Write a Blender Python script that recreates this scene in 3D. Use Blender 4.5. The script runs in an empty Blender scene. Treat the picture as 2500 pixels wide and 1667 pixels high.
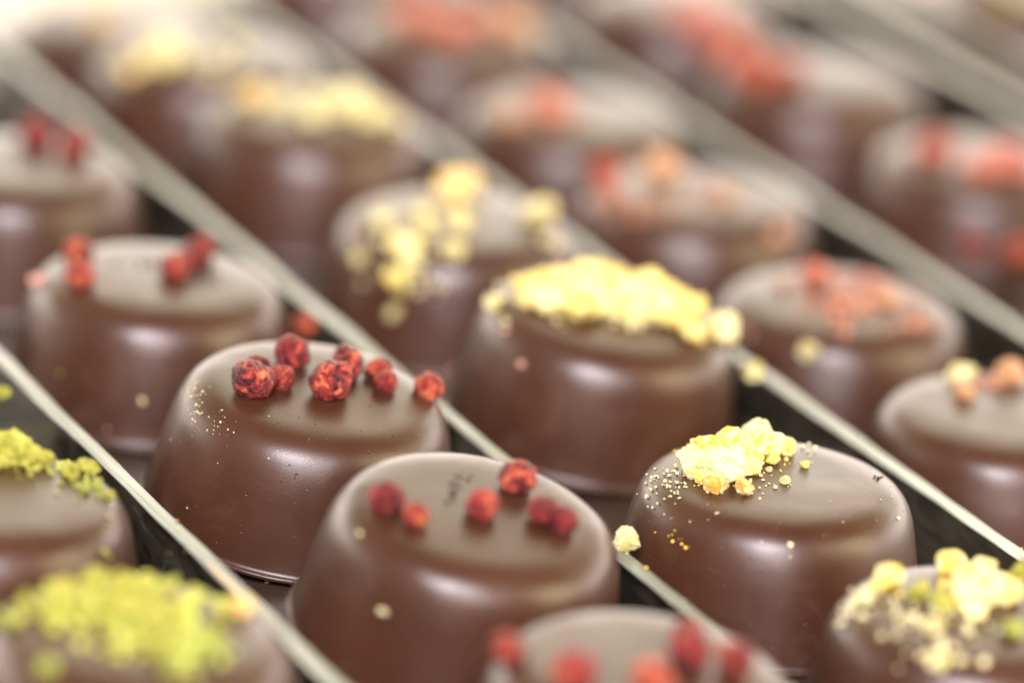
import bpy, bmesh, math, random
from mathutils import Vector, Matrix, noise
R = math.radians
CM = 0.01
scene = bpy.context.scene
C = scene.collection

# ------------------------------------------------------------------ camera
cam_d = bpy.data.cameras.new('camera')
cam_d.sensor_width = 36.0
cam_d.lens = 160.7
cam_d.clip_start = 0.01
cam_d.clip_end = 60
cam = bpy.data.objects.new('camera', cam_d)
C.objects.link(cam)
PITCH, ROLL = R(20.0), R(5.0)
fw = Vector((0, math.cos(PITCH), -math.sin(PITCH)))
up0 = Vector((0, math.sin(PITCH), math.cos(PITCH)))
rt0 = Vector((1, 0, 0))
rt = rt0 * math.cos(ROLL) + up0 * math.sin(ROLL)
up = -rt0 * math.sin(ROLL) + up0 * math.cos(ROLL)
m = Matrix((rt, up, -fw)).transposed().to_4x4()
m.translation = Vector((0, -0.40, 0.1686))
cam.matrix_world = m
cam_d.dof.use_dof = True
cam_d.dof.focus_distance = 0.4235
cam_d.dof.aperture_fstop = 8.2
cam_d.dof.aperture_blades = 0
scene.camera = cam

# ------------------------------------------------------------------ world and lamps
w = bpy.data.worlds.new('World')
scene.world = w
w.use_nodes = True
nt = w.node_tree
nt.nodes.clear()
wo = nt.nodes.new('ShaderNodeOutputWorld')
bg = nt.nodes.new('ShaderNodeBackground')
tc = nt.nodes.new('ShaderNodeTexCoord')
sx = nt.nodes.new('ShaderNodeSeparateXYZ')
r1 = nt.nodes.new('ShaderNodeValToRGB')      # behind the tray (y > 0), by height
r2 = nt.nodes.new('ShaderNodeValToRGB')      # camera side, by height
mr = nt.nodes.new('ShaderNodeMapRange')
mx = nt.nodes.new('ShaderNodeMixRGB')
nt.links.new(tc.outputs['Generated'], sx.inputs[0])
nt.links.new(sx.outputs['Z'], r1.inputs[0])
nt.links.new(sx.outputs['Z'], r2.inputs[0])
nt.links.new(sx.outputs['Y'], mr.inputs[0])
mr.inputs[1].default_value = -0.35
mr.inputs[2].default_value = 0.45
nt.links.new(mr.outputs[0], mx.inputs[0])
nt.links.new(r2.outputs[0], mx.inputs[1])
nt.links.new(r1.outputs[0], mx.inputs[2])
nt.links.new(mx.outputs[0], bg.inputs[0])
nt.links.new(bg.outputs[0], wo.inputs[0])
bg.inputs[1].default_value = 3.9
def ramp(n, pts):
    e = n.color_ramp.elements
    while len(e) > 1: e.remove(e[-1])
    e[0].position, e[0].color = pts[0][0], (*pts[0][1], 1)
    for p, c in pts[1:]:
        q = e.new(p); q.color = (*c, 1)
ramp(r1, [(0.0, (1.6, 1.45, 1.33)), (0.28, (1.35, 1.21, 1.06)), (0.42, (.30, .29, .18)), (0.56, (.27, .235, .12)), (0.78, (.10, .075, .04)), (1.0, (.05, .036, .026))])
ramp(r2, [(0.0, (.17, .09, .065)), (0.3, (.15, .10, .07)), (0.7, (.10, .07, .055)), (1.0, (.05, .036, .026))])

def area(name, loc, target, size, power, color, sy=None):
    l = bpy.data.lights.new(name, 'AREA')
    l.size = size
    if sy:
        l.shape = 'RECTANGLE'; l.size_y = sy
    l.energy = power
    l.color = color
    o = bpy.data.objects.new(name, l)
    o.location = loc
    d = Vector(target) - Vector(loc)
    o.rotation_euler = d.to_track_quat('-Z', 'Y').to_euler()
    C.objects.link(o)
    return o
area('key_lamp', (-0.06, -0.64, 0.53), (0, 0.03, 0), 0.32, 10.6, (1.0, .93, .99), 0.20)
area('front_fill', (0.05, -0.75, 0.30), (0, 0.05, 0), 0.45, 3.4, (1.0, .93, .94), 0.25)  # added fill, gives the broad sheen down the chocolate walls
area('back_fill', (0.02, 0.50, 0.46), (0, 0.24, 0), 0.36, 0.9, (1.0, .95, .78))  # added overhead fill that brightens the far chocolates
area('side_lamp', (0.85, -0.25, 0.40), (0, 0.03, 0), 0.6, 7.0, (1.0, .86, .52))
vs = scene.view_settings
vs.view_transform = 'Standard'
try: vs.look = 'None'
except Exception: pass
vs.exposure = 0.16
vs.gamma = 1
vs.use_curve_mapping = False

# ------------------------------------------------------------------ materials
def mat(name):
    m = bpy.data.materials.new(name)
    m.use_nodes = True
    return m, m.node_tree, m.node_tree.nodes['Principled BSDF']
def setp(b, col=None, rough=None, ior=None, spec=None):
    if col is not None: b.inputs['Base Color'].default_value = (*col, 1)
    if rough is not None: b.inputs['Roughness'].default_value = rough
    if ior is not None: b.inputs['IOR'].default_value = ior
def N(nt, t, **kw):
    n = nt.nodes.new(t)
    for k, v in kw.items():
        if k in n.inputs: n.inputs[k].default_value = v
        else: setattr(n, k, v)
    return n
def coords(nt, scale=1.0, kind='Object'):
    t = nt.nodes.new('ShaderNodeTexCoord')
    mp = nt.nodes.new('ShaderNodeMapping')
    mp.inputs['Scale'].default_value = (scale,) * 3 if not isinstance(scale, tuple) else scale
    nt.links.new(t.outputs[kind], mp.inputs[0])
    return mp.outputs[0]

def chocolate_material():
    m, nt, b = mat('tempered chocolate')
    setp(b, (.062, .024, .0135), .33, 1.50)
    b.inputs['Specular IOR Level'].default_value = .55
    co = coords(nt, 100.0)
    n1 = N(nt, 'ShaderNodeTexNoise', Scale=1.1, Detail=4.0)
    nt.links.new(co, n1.inputs['Vector'])
    cr = nt.nodes.new('ShaderNodeValToRGB')
    ramp(cr, [(0.3, (.041, .0145, .0068)), (0.7, (.056, .0205, .0100))])
    nt.links.new(n1.outputs['Fac'], cr.inputs[0])
    # pale dust specks and dark pin holes with a shape of their own
    v = N(nt, 'ShaderNodeTexVoronoi', Scale=13.0, Randomness=1.0)
    nt.links.new(co, v.inputs['Vector'])
    sm = N(nt, 'ShaderNodeMath', operation='LESS_THAN'); sm.inputs[1].default_value = 0.085
    nt.links.new(v.outputs['Distance'], sm.inputs[0])
    sep = nt.nodes.new('ShaderNodeSeparateColor')
    nt.links.new(v.outputs['Color'], sep.inputs[0])
    gate = N(nt, 'ShaderNodeMath', operation='GREATER_THAN'); gate.inputs[1].default_value = 0.86
    nt.links.new(sep.outputs[0], gate.inputs[0])
    mu = N(nt, 'ShaderNodeMath', operation='MULTIPLY')
    nt.links.new(sm.outputs[0], mu.inputs[0]); nt.links.new(gate.outputs[0], mu.inputs[1])
    mix = nt.nodes.new('ShaderNodeMixRGB')
    mix.inputs[2].default_value = (.30, .17, .11, 1)
    mf = N(nt, 'ShaderNodeMath', operation='MULTIPLY'); mf.inputs[1].default_value = 0.6
    nt.links.new(mu.outputs[0], mf.inputs[0])
    nt.links.new(mf.outputs[0], mix.inputs[0]); nt.links.new(cr.outputs[0], mix.inputs[1])
    bl = N(nt, 'ShaderNodeTexNoise', Scale=1.7, Detail=7.0, Roughness=.62, Distortion=1.4)
    nt.links.new(co, bl.inputs['Vector'])
    br_ = nt.nodes.new('ShaderNodeMapRange'); br_.inputs[1].default_value = .54; br_.inputs[2].default_value = .74
    br_.inputs[3].default_value = 0.0; br_.inputs[4].default_value = .55
    nt.links.new(bl.outputs['Fac'], br_.inputs[0])
    bm_ = nt.nodes.new('ShaderNodeMixRGB'); bm_.inputs[2].default_value = (.085, .047, .030, 1)
    nt.links.new(br_.outputs[0], bm_.inputs[0]); nt.links.new(mix.outputs[0], bm_.inputs[1])
    nt.links.new(bm_.outputs[0], b.inputs['Base Color'])
    n2 = N(nt, 'ShaderNodeTexNoise', Scale=2.2, Detail=3.0)
    nt.links.new(co, n2.inputs['Vector'])
    mr = nt.nodes.new('ShaderNodeMapRange')
    mr.inputs[3].default_value = .31; mr.inputs[4].default_value = .41
    nt.links.new(n2.outputs['Fac'], mr.inputs[0]); nt.links.new(mr.outputs[0], b.inputs['Roughness'])
    n3 = N(nt, 'ShaderNodeTexNoise', Scale=60.0, Detail=2.0)
    nt.links.new(co, n3.inputs['Vector'])
    n4 = N(nt, 'ShaderNodeTexNoise', Scale=1.6, Detail=1.0)
    nt.links.new(co, n4.inputs['Vector'])
    b1 = N(nt, 'ShaderNodeBump', Strength=0.10, Distance=0.00012)
    b2 = N(nt, 'ShaderNodeBump', Strength=0.34, Distance=0.0006)
    v2 = N(nt, 'ShaderNodeTexVoronoi', Scale=7.0, Randomness=1.0)
    nt.links.new(co, v2.inputs['Vector'])
    vm = nt.nodes.new('ShaderNodeMapRange'); vm.inputs[1].default_value = .03; vm.inputs[2].default_value = .10
    nt.links.new(v2.outputs['Distance'], vm.inputs[0])
    b0 = N(nt, 'ShaderNodeBump', Strength=0.5, Distance=0.00012)
    nt.links.new(vm.outputs[0], b0.inputs['Height']); nt.links.new(b0.outputs[0], b1.inputs['Normal'])
    nt.links.new(n3.outputs['Fac'], b1.inputs['Height'])
    nt.links.new(n4.outputs['Fac'], b2.inputs['Height'])
    nt.links.new(b1.outputs[0], b2.inputs['Normal'])
    nt.links.new(b2.outputs[0], b.inputs['Normal'])
    return m
CHOC = chocolate_material()

def berry_material(name, stops, sc=1.55, rough=.42):
    m, nt, b = mat(name)
    co = coords(nt, 1.0)
    oi = nt.nodes.new('ShaderNodeObjectInfo')
    va = N(nt, 'ShaderNodeVectorMath', operation='ADD')
    ml = N(nt, 'ShaderNodeMath', operation='MULTIPLY'); ml.inputs[1].default_value = 37.0
    nt.links.new(oi.outputs['Random'], ml.inputs[0])
    nt.links.new(co, va.inputs[0]); nt.links.new(ml.outputs[0], va.inputs[1])
    n = N(nt, 'ShaderNodeTexNoise', Scale=sc, Detail=7.0, Roughness=.66, Distortion=.9)
    nt.links.new(va.outputs[0], n.inputs['Vector'])
    cr = nt.nodes.new('ShaderNodeValToRGB'); ramp(cr, stops)
    nt.links.new(n.outputs['Fac'], cr.inputs[0])
    nt.links.new(cr.outputs[0], b.inputs['Base Color'])
    n2 = N(nt, 'ShaderNodeTexNoise', Scale=9.0, Detail=3.0)
    nt.links.new(va.outputs[0], n2.inputs['Vector'])
    bp = N(nt, 'ShaderNodeBump', Strength=.9, Distance=0.0006)
    nt.links.new(n2.outputs['Fac'], bp.inputs['Height'])
    nt.links.new(bp.outputs[0], b.inputs['Normal'])
    mr = nt.nodes.new('ShaderNodeMapRange')
    mr.inputs[1].default_value = .35; mr.inputs[2].default_value = .6
    mr.inputs[3].default_value = rough - .22; mr.inputs[4].default_value = rough + .25
    nt.links.new(n.outputs['Fac'], mr.inputs[0]); nt.links.new(mr.outputs[0], b.inputs['Roughness'])
    b.inputs['Subsurface Weight'].default_value = .15
    b.inputs['Subsurface Radius'].default_value = (.0012, .0004, .0002)
    return m
DK = (.030, .003, .006); MR = (.17, .009, .014); BR = (.33, .028, .022); OR = (.55, .13, .045); PK = (.64, .25, .13)
BERRY = [
    berry_material('dark red sugared berry', [(.40, DK), (.49, MR), (.545, BR), (.61, OR), (.70, PK)]),
    berry_material('deep red sugared berry', [(.40, DK), (.50, MR), (.60, BR), (.70, OR)]),
    berry_material('bright red sugared berry', [(.38, DK), (.45, MR), (.53, BR), (.60, OR), (.70, PK)]),
    berry_material('orange red sugared berry', [(.33, DK), (.42, MR), (.49, BR), (.56, OR), (.68, PK)]),
    berry_material('salmon berry', [(.34, (.30, .05, .03)), (.50, (.60, .16, .09)), (.66, (.75, .36, .22))]),
    berry_material('tan berry', [(.34, (.42, .13, .06)), (.50, (.72, .38, .18)), (.66, (.85, .60, .35))]),
    berry_material('scarlet berry', [(.34, (.36, .06, .05)), (.50, (.60, .17, .12)), (.66, (.76, .38, .26))]),
]
def nut_material(name, a, b_, c, t0=.42, t1=.56, sc=1.3):
    m, nt, b = mat(name)
    co = coords(nt, 1.0)
    oi = nt.nodes.new('ShaderNodeObjectInfo')
    va = N(nt, 'ShaderNodeVectorMath', operation='ADD')
    ml = N(nt, 'ShaderNodeMath', operation='MULTIPLY'); ml.inputs[1].default_value = 23.0
    nt.links.new(oi.outputs['Random'], ml.inputs[0])
    nt.links.new(co, va.inputs[0]); nt.links.new(ml.outputs[0], va.inputs[1])
    n = N(nt, 'ShaderNodeTexNoise', Scale=sc, Detail=7.0, Roughness=.7)
    nt.links.new(va.outputs[0], n.inputs['Vector'])
    cr = nt.nodes.new('ShaderNodeValToRGB'); ramp(cr, [(t0, a), ((t0 + t1) / 2, b_), (t1, c)])
    nt.links.new(n.outputs['Fac'], cr.inputs[0]); nt.links.new(cr.outputs[0], b.inputs['Base Color'])
    n2 = N(nt, 'ShaderNodeTexNoise', Scale=7.0, Detail=5.0)
    nt.links.new(va.outputs[0], n2.inputs['Vector'])
    bp = N(nt, 'ShaderNodeBump', Strength=.8, Distance=0.0005)
    nt.links.new(n2.outputs['Fac'], bp.inputs['Height']); nt.links.new(bp.outputs[0], b.inputs['Normal'])
    setp(b, None, .6)
    b.inputs['Subsurface Weight'].default_value = .12
    b.inputs['Subsurface Radius'].default_value = (.001, .0008, .0004)
    return m
NUT = [
    nut_material('pale ivory nut', (.80, .54, .06), (.86, .72, .22), (.88, .80, .40), .36, .50),
    nut_material('nut dusted with yellow powder', (.82, .50, .03), (.85, .68, .12), (.88, .80, .40), .38, .56, 2.0),
    nut_material('pale yellow nut', (.66, .56, .15), (.76, .69, .30), (.84, .78, .48)),
    nut_material('golden orange nut', (.74, .36, .05), (.82, .54, .14), (.87, .74, .36)),
    nut_material('yellow green pistachio', (.22, .23, .022), (.36, .36, .038), (.50, .47, .09)),
    nut_material('olive green pistachio', (.20, .24, .03), (.32, .36, .05), (.48, .50, .12)),
    nut_material('olive topping', (.40, .36, .12), (.50, .46, .18), (.60, .56, .26)),
]
def plain(name, col, rough=.6):
    m, nt, b = mat(name)
    co = coords(nt, 100.0)
    n = N(nt, 'ShaderNodeTexNoise', Scale=6.0, Detail=4.0)
    nt.links.new(co, n.inputs['Vector'])
    cr = nt.nodes.new('ShaderNodeValToRGB')
    ramp(cr, [(.3, tuple(c * .75 for c in col)), (.7, tuple(min(.9, c * 1.2) for c in col))])
    nt.links.new(n.outputs['Fac'], cr.inputs[0]); nt.links.new(cr.outputs[0], b.inputs['Base Color'])
    setp(b, None, rough)
    return m
CRUMB = {1: plain('yellow crumb', (.78, .55, .08)), 2: plain('pale crumb', (.66, .60, .34)), 5: plain('green crumb', (.36, .40, .07)),
         4: plain('yellow green crumb', (.46, .48, .08)), 7: plain('dark speck', (.03, .012, .01)), 8: plain('pinkish brown crumb', (.46, .20, .13)), 0: plain('rosy crumb', (.6, .32, .24))}  # the dark entry draws small near-black marks on the chocolate

def acrylic():
    m = bpy.data.materials.new('clear acrylic'); m.use_nodes = True
    nt = m.node_tree; nt.nodes.clear()
    o = nt.nodes.new('ShaderNodeOutputMaterial')
    tr = nt.nodes.new('ShaderNodeBsdfTransparent'); tr.inputs[0].default_value = (.90, .93, .90, 1)
    gl = nt.nodes.new('ShaderNodeBsdfGlossy'); gl.inputs['Roughness'].default_value = .07
    gl.inputs['Color'].default_value = (.9, .9, .88, 1)
    fr = nt.nodes.new('ShaderNodeFresnel'); fr.inputs[0].default_value = 1.42
    co = coords(nt, (220.0, 220.0, 60.0))
    n = N(nt, 'ShaderNodeTexNoise', Scale=1.0, Detail=3.0)
    nt.links.new(co, n.inputs['Vector'])
    bp = N(nt, 'ShaderNodeBump', Strength=.12, Distance=0.0003)
    nt.links.new(n.outputs['Fac'], bp.inputs['Height'])
    nt.links.new(bp.outputs[0], gl.inputs['Normal'])
    mx = nt.nodes.new('ShaderNodeMixShader')
    nt.links.new(fr.outputs[0], mx.inputs[0]); nt.links.new(tr.outputs[0], mx.inputs[1]); nt.links.new(gl.outputs[0], mx.inputs[2])
    # dusty film and wiping marks on the sheet
    df = nt.nodes.new('ShaderNodeBsdfDiffuse'); df.inputs[0].default_value = (.46, .42, .36, 1)
    c2 = coords(nt, (60.0, 130.0, 420.0))
    n2 = N(nt, 'ShaderNodeTexNoise', Scale=1.0, Detail=5.0, Roughness=.7, Distortion=.8)
    nt.links.new(c2, n2.inputs['Vector'])
    cr = nt.nodes.new('ShaderNodeValToRGB'); ramp(cr, [(.42, (.012,) * 3), (.60, (.07,) * 3), (.74, (.22,) * 3)])
    nt.links.new(n2.outputs['Fac'], cr.inputs[0])
    m2 = nt.nodes.new('ShaderNodeMixShader')
    nt.links.new(cr.outputs[0], m2.inputs[0]); nt.links.new(mx.outputs[0], m2.inputs[1]); nt.links.new(df.outputs[0], m2.inputs[2])
    nt.links.new(m2.outputs[0], o.inputs[0])
    return m
ACR = acrylic()
def edge_material(along):
    m, nt, b = mat('sawn acrylic edge')
    co = coords(nt, (60.0, 2.4, 60.0) if along == 'y' else (2.4, 60.0, 60.0))
    gx = nt.nodes.new('ShaderNodeTexCoord'); gs = nt.nodes.new('ShaderNodeSeparateXYZ')
    nt.links.new(gx.outputs['Generated'], gs.inputs[0])
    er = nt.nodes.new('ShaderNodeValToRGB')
    ramp(er, [(.0, (1.5, 1.5, 1.4)), (.14, (1.25,) * 3), (.24, (.66, .68, .63)), (.50, (1.0, 1.01, .96)), (.78, (.80, .82, .76)), (.88, (1.35,) * 3), (1.0, (1.5,) * 3)])  # bright highlight lines along both sides, painted into the edge colour
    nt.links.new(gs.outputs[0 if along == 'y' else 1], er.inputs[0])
    em = nt.nodes.new('ShaderNodeMixRGB'); em.blend_type = 'MULTIPLY'; em.inputs[0].default_value = 1.0
    n = N(nt, 'ShaderNodeTexNoise', Scale=3.0, Detail=5.0, Roughness=.65)
    nt.links.new(co, n.inputs['Vector'])
    cr = nt.nodes.new('ShaderNodeValToRGB')
    ramp(cr, [(.30, (.10, .11, .09)), (.46, (.24, .255, .215)), (.60, (.35, .37, .315)), (.75, (.52, .54, .47))])
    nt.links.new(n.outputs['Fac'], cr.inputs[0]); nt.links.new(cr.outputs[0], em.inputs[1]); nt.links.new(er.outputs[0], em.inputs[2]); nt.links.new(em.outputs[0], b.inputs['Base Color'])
    n2 = N(nt, 'ShaderNodeTexNoise', Scale=14.0, Detail=3.0)
    nt.links.new(co, n2.inputs['Vector'])
    bp = N(nt, 'ShaderNodeBump', Strength=.35, Distance=0.0003)
    nt.links.new(n2.outputs['Fac'], bp.inputs['Height']); nt.links.new(bp.outputs[0], b.inputs['Normal'])
    setp(b, None, .24, 1.49)
    return m
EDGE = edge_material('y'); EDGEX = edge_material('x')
m_, nt_, b_ = mat('glossy black tray'); setp(b_, (.050, .030, .021), .12, 1.5)
co_ = coords(nt_, 100.0); n_ = N(nt_, 'ShaderNodeTexNoise', Scale=4.0, Detail=5.0); nt_.links.new(co_, n_.inputs['Vector'])
r_ = nt_.nodes.new('ShaderNodeMapRange'); r_.inputs[3].default_value = .1; r_.inputs[4].default_value = .42
nt_.links.new(n_.outputs['Fac'], r_.inputs[0]); nt_.links.new(r_.outputs[0], b_.inputs['Roughness'])
TRAY = m_
COUNTER = plain('cream counter', (.66, .58, .46), .5)
RIM = plain('ivory rim', (.62, .60, .52), .35)
FLAKE = plain('tan flake', (.62, .46, .28), .6)

# ------------------------------------------------------------------ helpers
def link(name, me, mats, parent=None):
    o = bpy.data.objects.new(name, me)
    if not isinstance(mats, (list, tuple)): mats = [mats]
    if not me.materials:
        for x in mats: me.materials.append(x)
    C.objects.link(o)
    if parent is not None: o.parent = parent
    return o
def tag(o, label=None, cat=None, group=None, kind=None):
    if label: o['label'] = label
    if cat: o['category'] = cat
    if group: o['group'] = group
    if kind: o['kind'] = kind
    return o
def empty(name, loc=(0, 0, 0), rot=(0, 0, 0)):
    o = bpy.data.objects.new(name, None)
    o.empty_display_size = .01
    o.location = loc; o.rotation_euler = rot
    C.objects.link(o)
    return o
def mesh_from(verts, faces, name='mesh', smooth=False):
    me = bpy.data.meshes.new(name)
    me.from_pydata(verts, [], faces)
    me.update()
    if smooth:
        for p in me.polygons: p.use_smooth = True
    return me
def box_mesh(x0, x1, y0, y1, z0, z1, name='box'):
    v = [(x * CM, y * CM, z * CM) for x in (x0, x1) for y in (y0, y1) for z in (z0, z1)]
    f = [(0, 1, 3, 2), (4, 6, 7, 5), (0, 4, 5, 1), (2, 3, 7, 6), (0, 2, 6, 4), (1, 5, 7, 3)]
    return mesh_from(v, f, name)

# ------------------------------------------------------------------ counter and trays
# tray frame: local x = across the rows, local y = along the rows (28.4 degrees left of the view)
AZ = R(28.4)
ct = link('counter', box_mesh(-150, 150, -100, 160, -3.0, -.4), COUNTER)
tag(ct, kind='structure')
def on_tray(o):
    o.rotation_euler = (0, 0, AZ); o.location = (0, -0.40, 0)
def edge_strip(x0, x1, y0, y1, z, name, seed, axis='y'):
    """top edge of a sheet: chamfered, a little wavy from sawing"""
    nseg = 260
    prof = [(-.5, -.012), (-.5, 0.0), (-.40, .012), (.40, .012), (.5, 0.0), (.5, -.012)]
    vs_, fs = [], []
    for i in range(nseg + 1):
        t = i / nseg
        if axis == 'y':
            yy = y0 + (y1 - y0) * t; wd = (x1 - x0); cx = (x0 + x1) / 2
        else:
            yy = x0 + (x1 - x0) * t; wd = (y1 - y0); cx = (y0 + y1) / 2
        a = noise.noise(Vector((yy * .55, seed * 7.1, 0))); b2 = noise.noise(Vector((yy * 2.3, seed * 3.7, 5)))
        ww = wd * (1 + .20 * a + .10 * b2 + .05 * noise.noise(Vector((yy * 8, seed, 2))))
        cx += .014 * noise.noise(Vector((yy * .8, seed * 5.0, 3)))
        dz = .012 * noise.noise(Vector((yy * 1.1, seed, 9)))
        for px_, pz in prof:
            q = cx + px_ * ww
            p = (q * CM, yy * CM, (z + dz + pz) * CM) if axis == 'y' else (yy * CM, q * CM, (z + dz + pz) * CM)
            vs_.append(p)
    k = len(prof)
    for i in range(nseg):
        for j in range(k):
            a, b2 = i * k + j, i * k + (j + 1) % k
            fs.append((a, b2, b2 + k, a + k))
    fs.append(tuple(range(k))); fs.append(tuple(range(nseg * k, nseg * k + k)))
    me = mesh_from(vs_, fs, name)
    bm = bmesh.new(); bm.from_mesh(me); bmesh.ops.recalc_face_normals(bm, faces=bm.faces); bm.to_mesh(me); bm.free()
    return me
ZD = .85
def sheet(root, x0, x1, y0, y1, seed, axis='y', pane='pane', em=None):
    link(pane, box_mesh(x0 + .004, x1 - .004, y0, y1, 0.012, ZD - .030, pane), ACR, root)
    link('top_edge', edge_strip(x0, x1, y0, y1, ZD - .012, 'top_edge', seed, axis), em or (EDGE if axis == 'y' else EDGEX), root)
TH = .160
tray = empty('display_tray'); on_tray(tray)
tag(tray, 'shallow glossy black tray holding the rows of chocolates between clear strips', 'tray', 'chocolate trays')
link('base', box_mesh(8.0, 30.83, 18.0, 52.5, -.3, 0.0), TRAY, tray)
sheet(tray, 30.84, 31.03, 18.0, 52.5, 11, pane='side_wall', em=RIM)
link('rim', box_mesh(8.0, 31.03, 52.502, 52.9, -.3, .25, 'rim'), RIM, tray)
tray2 = empty('display_tray'); on_tray(tray2)
tag(tray2, 'neighbouring tray with green topped chocolates at the top right corner', 'tray', 'chocolate trays')
link('base', box_mesh(32.14, 46.0, 18.0, 52.5, -.3, 0.0), TRAY, tray2)
sheet(tray2, 31.95, 32.13, 18.0, 52.5, 13, pane='side_wall', em=RIM)
link('rim', box_mesh(31.95, 46.0, 52.502, 52.9, -.3, .25, 'rim'), RIM, tray2)
DIV = [(15.68, 'clear divider strip between the green topped and the red berry chocolates'),
       (19.38, 'clear divider strip between the red berry and the yellow nut chocolates'),
       (23.06, 'clear divider strip between the yellow nut and the pink crumb chocolates'),
       (26.49, 'clear divider strip right of the pink crumb chocolates, before the scarlet topped row')]
divs = []
for i, (x, lab) in enumerate(DIV):
    d = empty('divider'); on_tray(d)
    tag(d, lab, 'divider', 'clear dividers standing between the rows')
    sheet(d, x - TH / 2, x + TH / 2, 18.5, 52.45, i + 1)
    divs.append(d)

# ------------------------------------------------------------------ measured layout, in centimetres
PRALINES = {
 'pistachio_edge': (-4.54,-2.39,0.0,0,0,1.0),
 'pistachio_heap': (-2.87,-5.13,0.0,0,0,1.0),
 'far_left_bare': (-6.25,0.43,0.0,0,0,1.0),
 'berry_left_edge': (-5.5,6.97,0.0,0,0,1.0),
 'berry_four': (-3.64,3.63,0.025,0,1,1.0),
 'berry_seven': (-1.91,0.6,0.157,4,5,1.0),
 'berry_five': (-0.3,-2.21,0.225,6,7,1.0),
 'berry_front': (1.29,-5.09,0.088,3,2,1.0),
 'berry_corner': (-7.49,10.3,0.0,0,0,1.0),
 'nut_back': (-3.86,11.67,0.0,0,0,1.0),
 'nut_back2': (-5.08,13.61,0.0,0,0,0.8),
 'mix0': (-2.61,17.12,0.0,0,0,0.8),
 'red0': (0.05,20.22,0.0,0,0,0.8),
 'nut_second': (-2.49,9.67,0.0,0,0,1.0),
 'nut_scatter': (-0.69,6.33,0.0,0,0,1.0),
 'nut_ridge': (0.85,3.49,0.164,3,6,1.0),
 'nut_pile': (2.56,-0.42,0.0,0,0,1.0),
 'nut_front': (4.27,-3.17,0.0,0,0,1.0),
 'mix1': (-1.15,14.42,0.0,0,0,0.8),
 'mix2': (0.46,11.45,0.0,0,0,0.8),
 'mix3': (1.92,8.75,0.0,0,0,0.8),
 'mix4': (3.42,5.56,0.0,0,0,0.8),
 'mix5': (4.99,2.67,0.0,0,0,0.8),
 'red1': (1.75,16.83,0.0,0,0,0.8),
 'red2': (3.46,13.92,0.0,0,0,0.8),
 'red3': (5.3,11.01,0.0,0,0,0.8),
 'red4': (6.96,7.84,0.0,0,0,0.8),
 'next1': (6.63,18.38,0.0,0,0,1.0),
 'next2': (8.34,15.44,0.0,0,0,1.0),
}
BERRIES = {
 'berry_seven': [(-0.304,0.407,1.47,0.183,1),(-0.616,-0.419,1.486,0.212,0),(-0.355,-0.166,1.446,0.14,2),(-0.608,0.02,1.433,0.124,1),(0.237,0.335,1.466,0.174,0),(0.105,-0.18,1.497,0.222,0),(0.536,0.408,1.433,0.129,2),(0.628,0.166,1.432,0.128,2),(1.041,0.31,1.396,0.154,3)],
 'berry_five': [(-0.856,-0.348,1.451,0.176,1),(-0.579,-0.523,1.437,0.13,3),(-0.011,-0.141,1.472,0.173,2),(0.272,0.478,1.474,0.184,0),(0.544,0.001,1.456,0.155,1),(0.729,-0.097,1.445,0.139,1)],
 'berry_front': [(-1.156,-0.069,1.376,0.152,0),(-0.601,-0.534,1.486,0.196,2),(0.053,-0.521,1.487,0.186,3),(0.357,0.085,1.501,0.203,1),(0.337,0.486,1.451,0.137,0),(0.745,0.096,1.466,0.167,0)],
 'berry_four': [(-0.851,0.134,1.44,0.163,0),(-0.755,-0.52,1.433,0.161,3),(0.158,-0.03,1.457,0.172,0),(0.27,0.342,1.435,0.133,1),(0.364,0.608,1.449,0.169,0)],
 'berry_left_edge': [(0.088,0.755,1.454,0.191,1),(0.204,0.454,1.433,0.142,0),(0.568,0.426,1.451,0.18,0)],
 'mix1': [(-0.414,0.079,1.189,0.269,4),(0.091,-0.327,1.183,0.254,4),(0.498,0.389,1.155,0.19,4),(0.857,0.186,1.161,0.229,5)],
 'mix2': [(-0.272,-0.172,1.178,0.224,4),(-0.714,-0.649,1.125,0.152,5)],
 'mix3': [(-1.063,0.305,1.124,0.206,3),(-1.007,-0.175,1.104,0.121,4),(-0.402,0.523,1.166,0.197,5),(0.306,-0.218,1.137,0.121,5),(0.868,-0.952,0.948,0.096,5)],
 'mix4': [(-0.262,0.464,1.156,0.162,4),(0.282,0.592,1.122,0.093,4),(0.504,-0.09,1.137,0.115,5),(-0.055,-0.327,1.12,0.078,4),(0.908,4.131,-0.0,0.105,5),(-0.614,0.189,1.121,0.083,5),(0.199,-0.261,1.121,0.073,5)],
 'mix5': [(-0.442,0.217,1.136,0.109,5),(0.259,4.155,-0.002,0.128,4),(0.059,0.83,1.151,0.159,5),(0.575,4.375,-0.003,0.119,4)],
 'red1': [(0.072,-0.944,1.159,0.248,6),(0.495,-1.145,1.054,0.231,6),(0.739,-1.196,0.804,0.209,4),(0.344,-1.312,0.888,0.165,6)],
 'red2': [(-0.77,-0.528,1.175,0.278,3),(-0.369,-0.469,1.167,0.212,3),(-1.379,2.062,-0.002,0.167,3),(-1.023,-0.006,1.136,0.213,6)],
 'red3': [(-0.608,-0.2,1.176,0.233,3),(-0.104,-0.675,1.161,0.191,6),(0.224,-0.42,1.179,0.232,6),(0.416,-0.473,1.144,0.151,6)],
}
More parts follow.
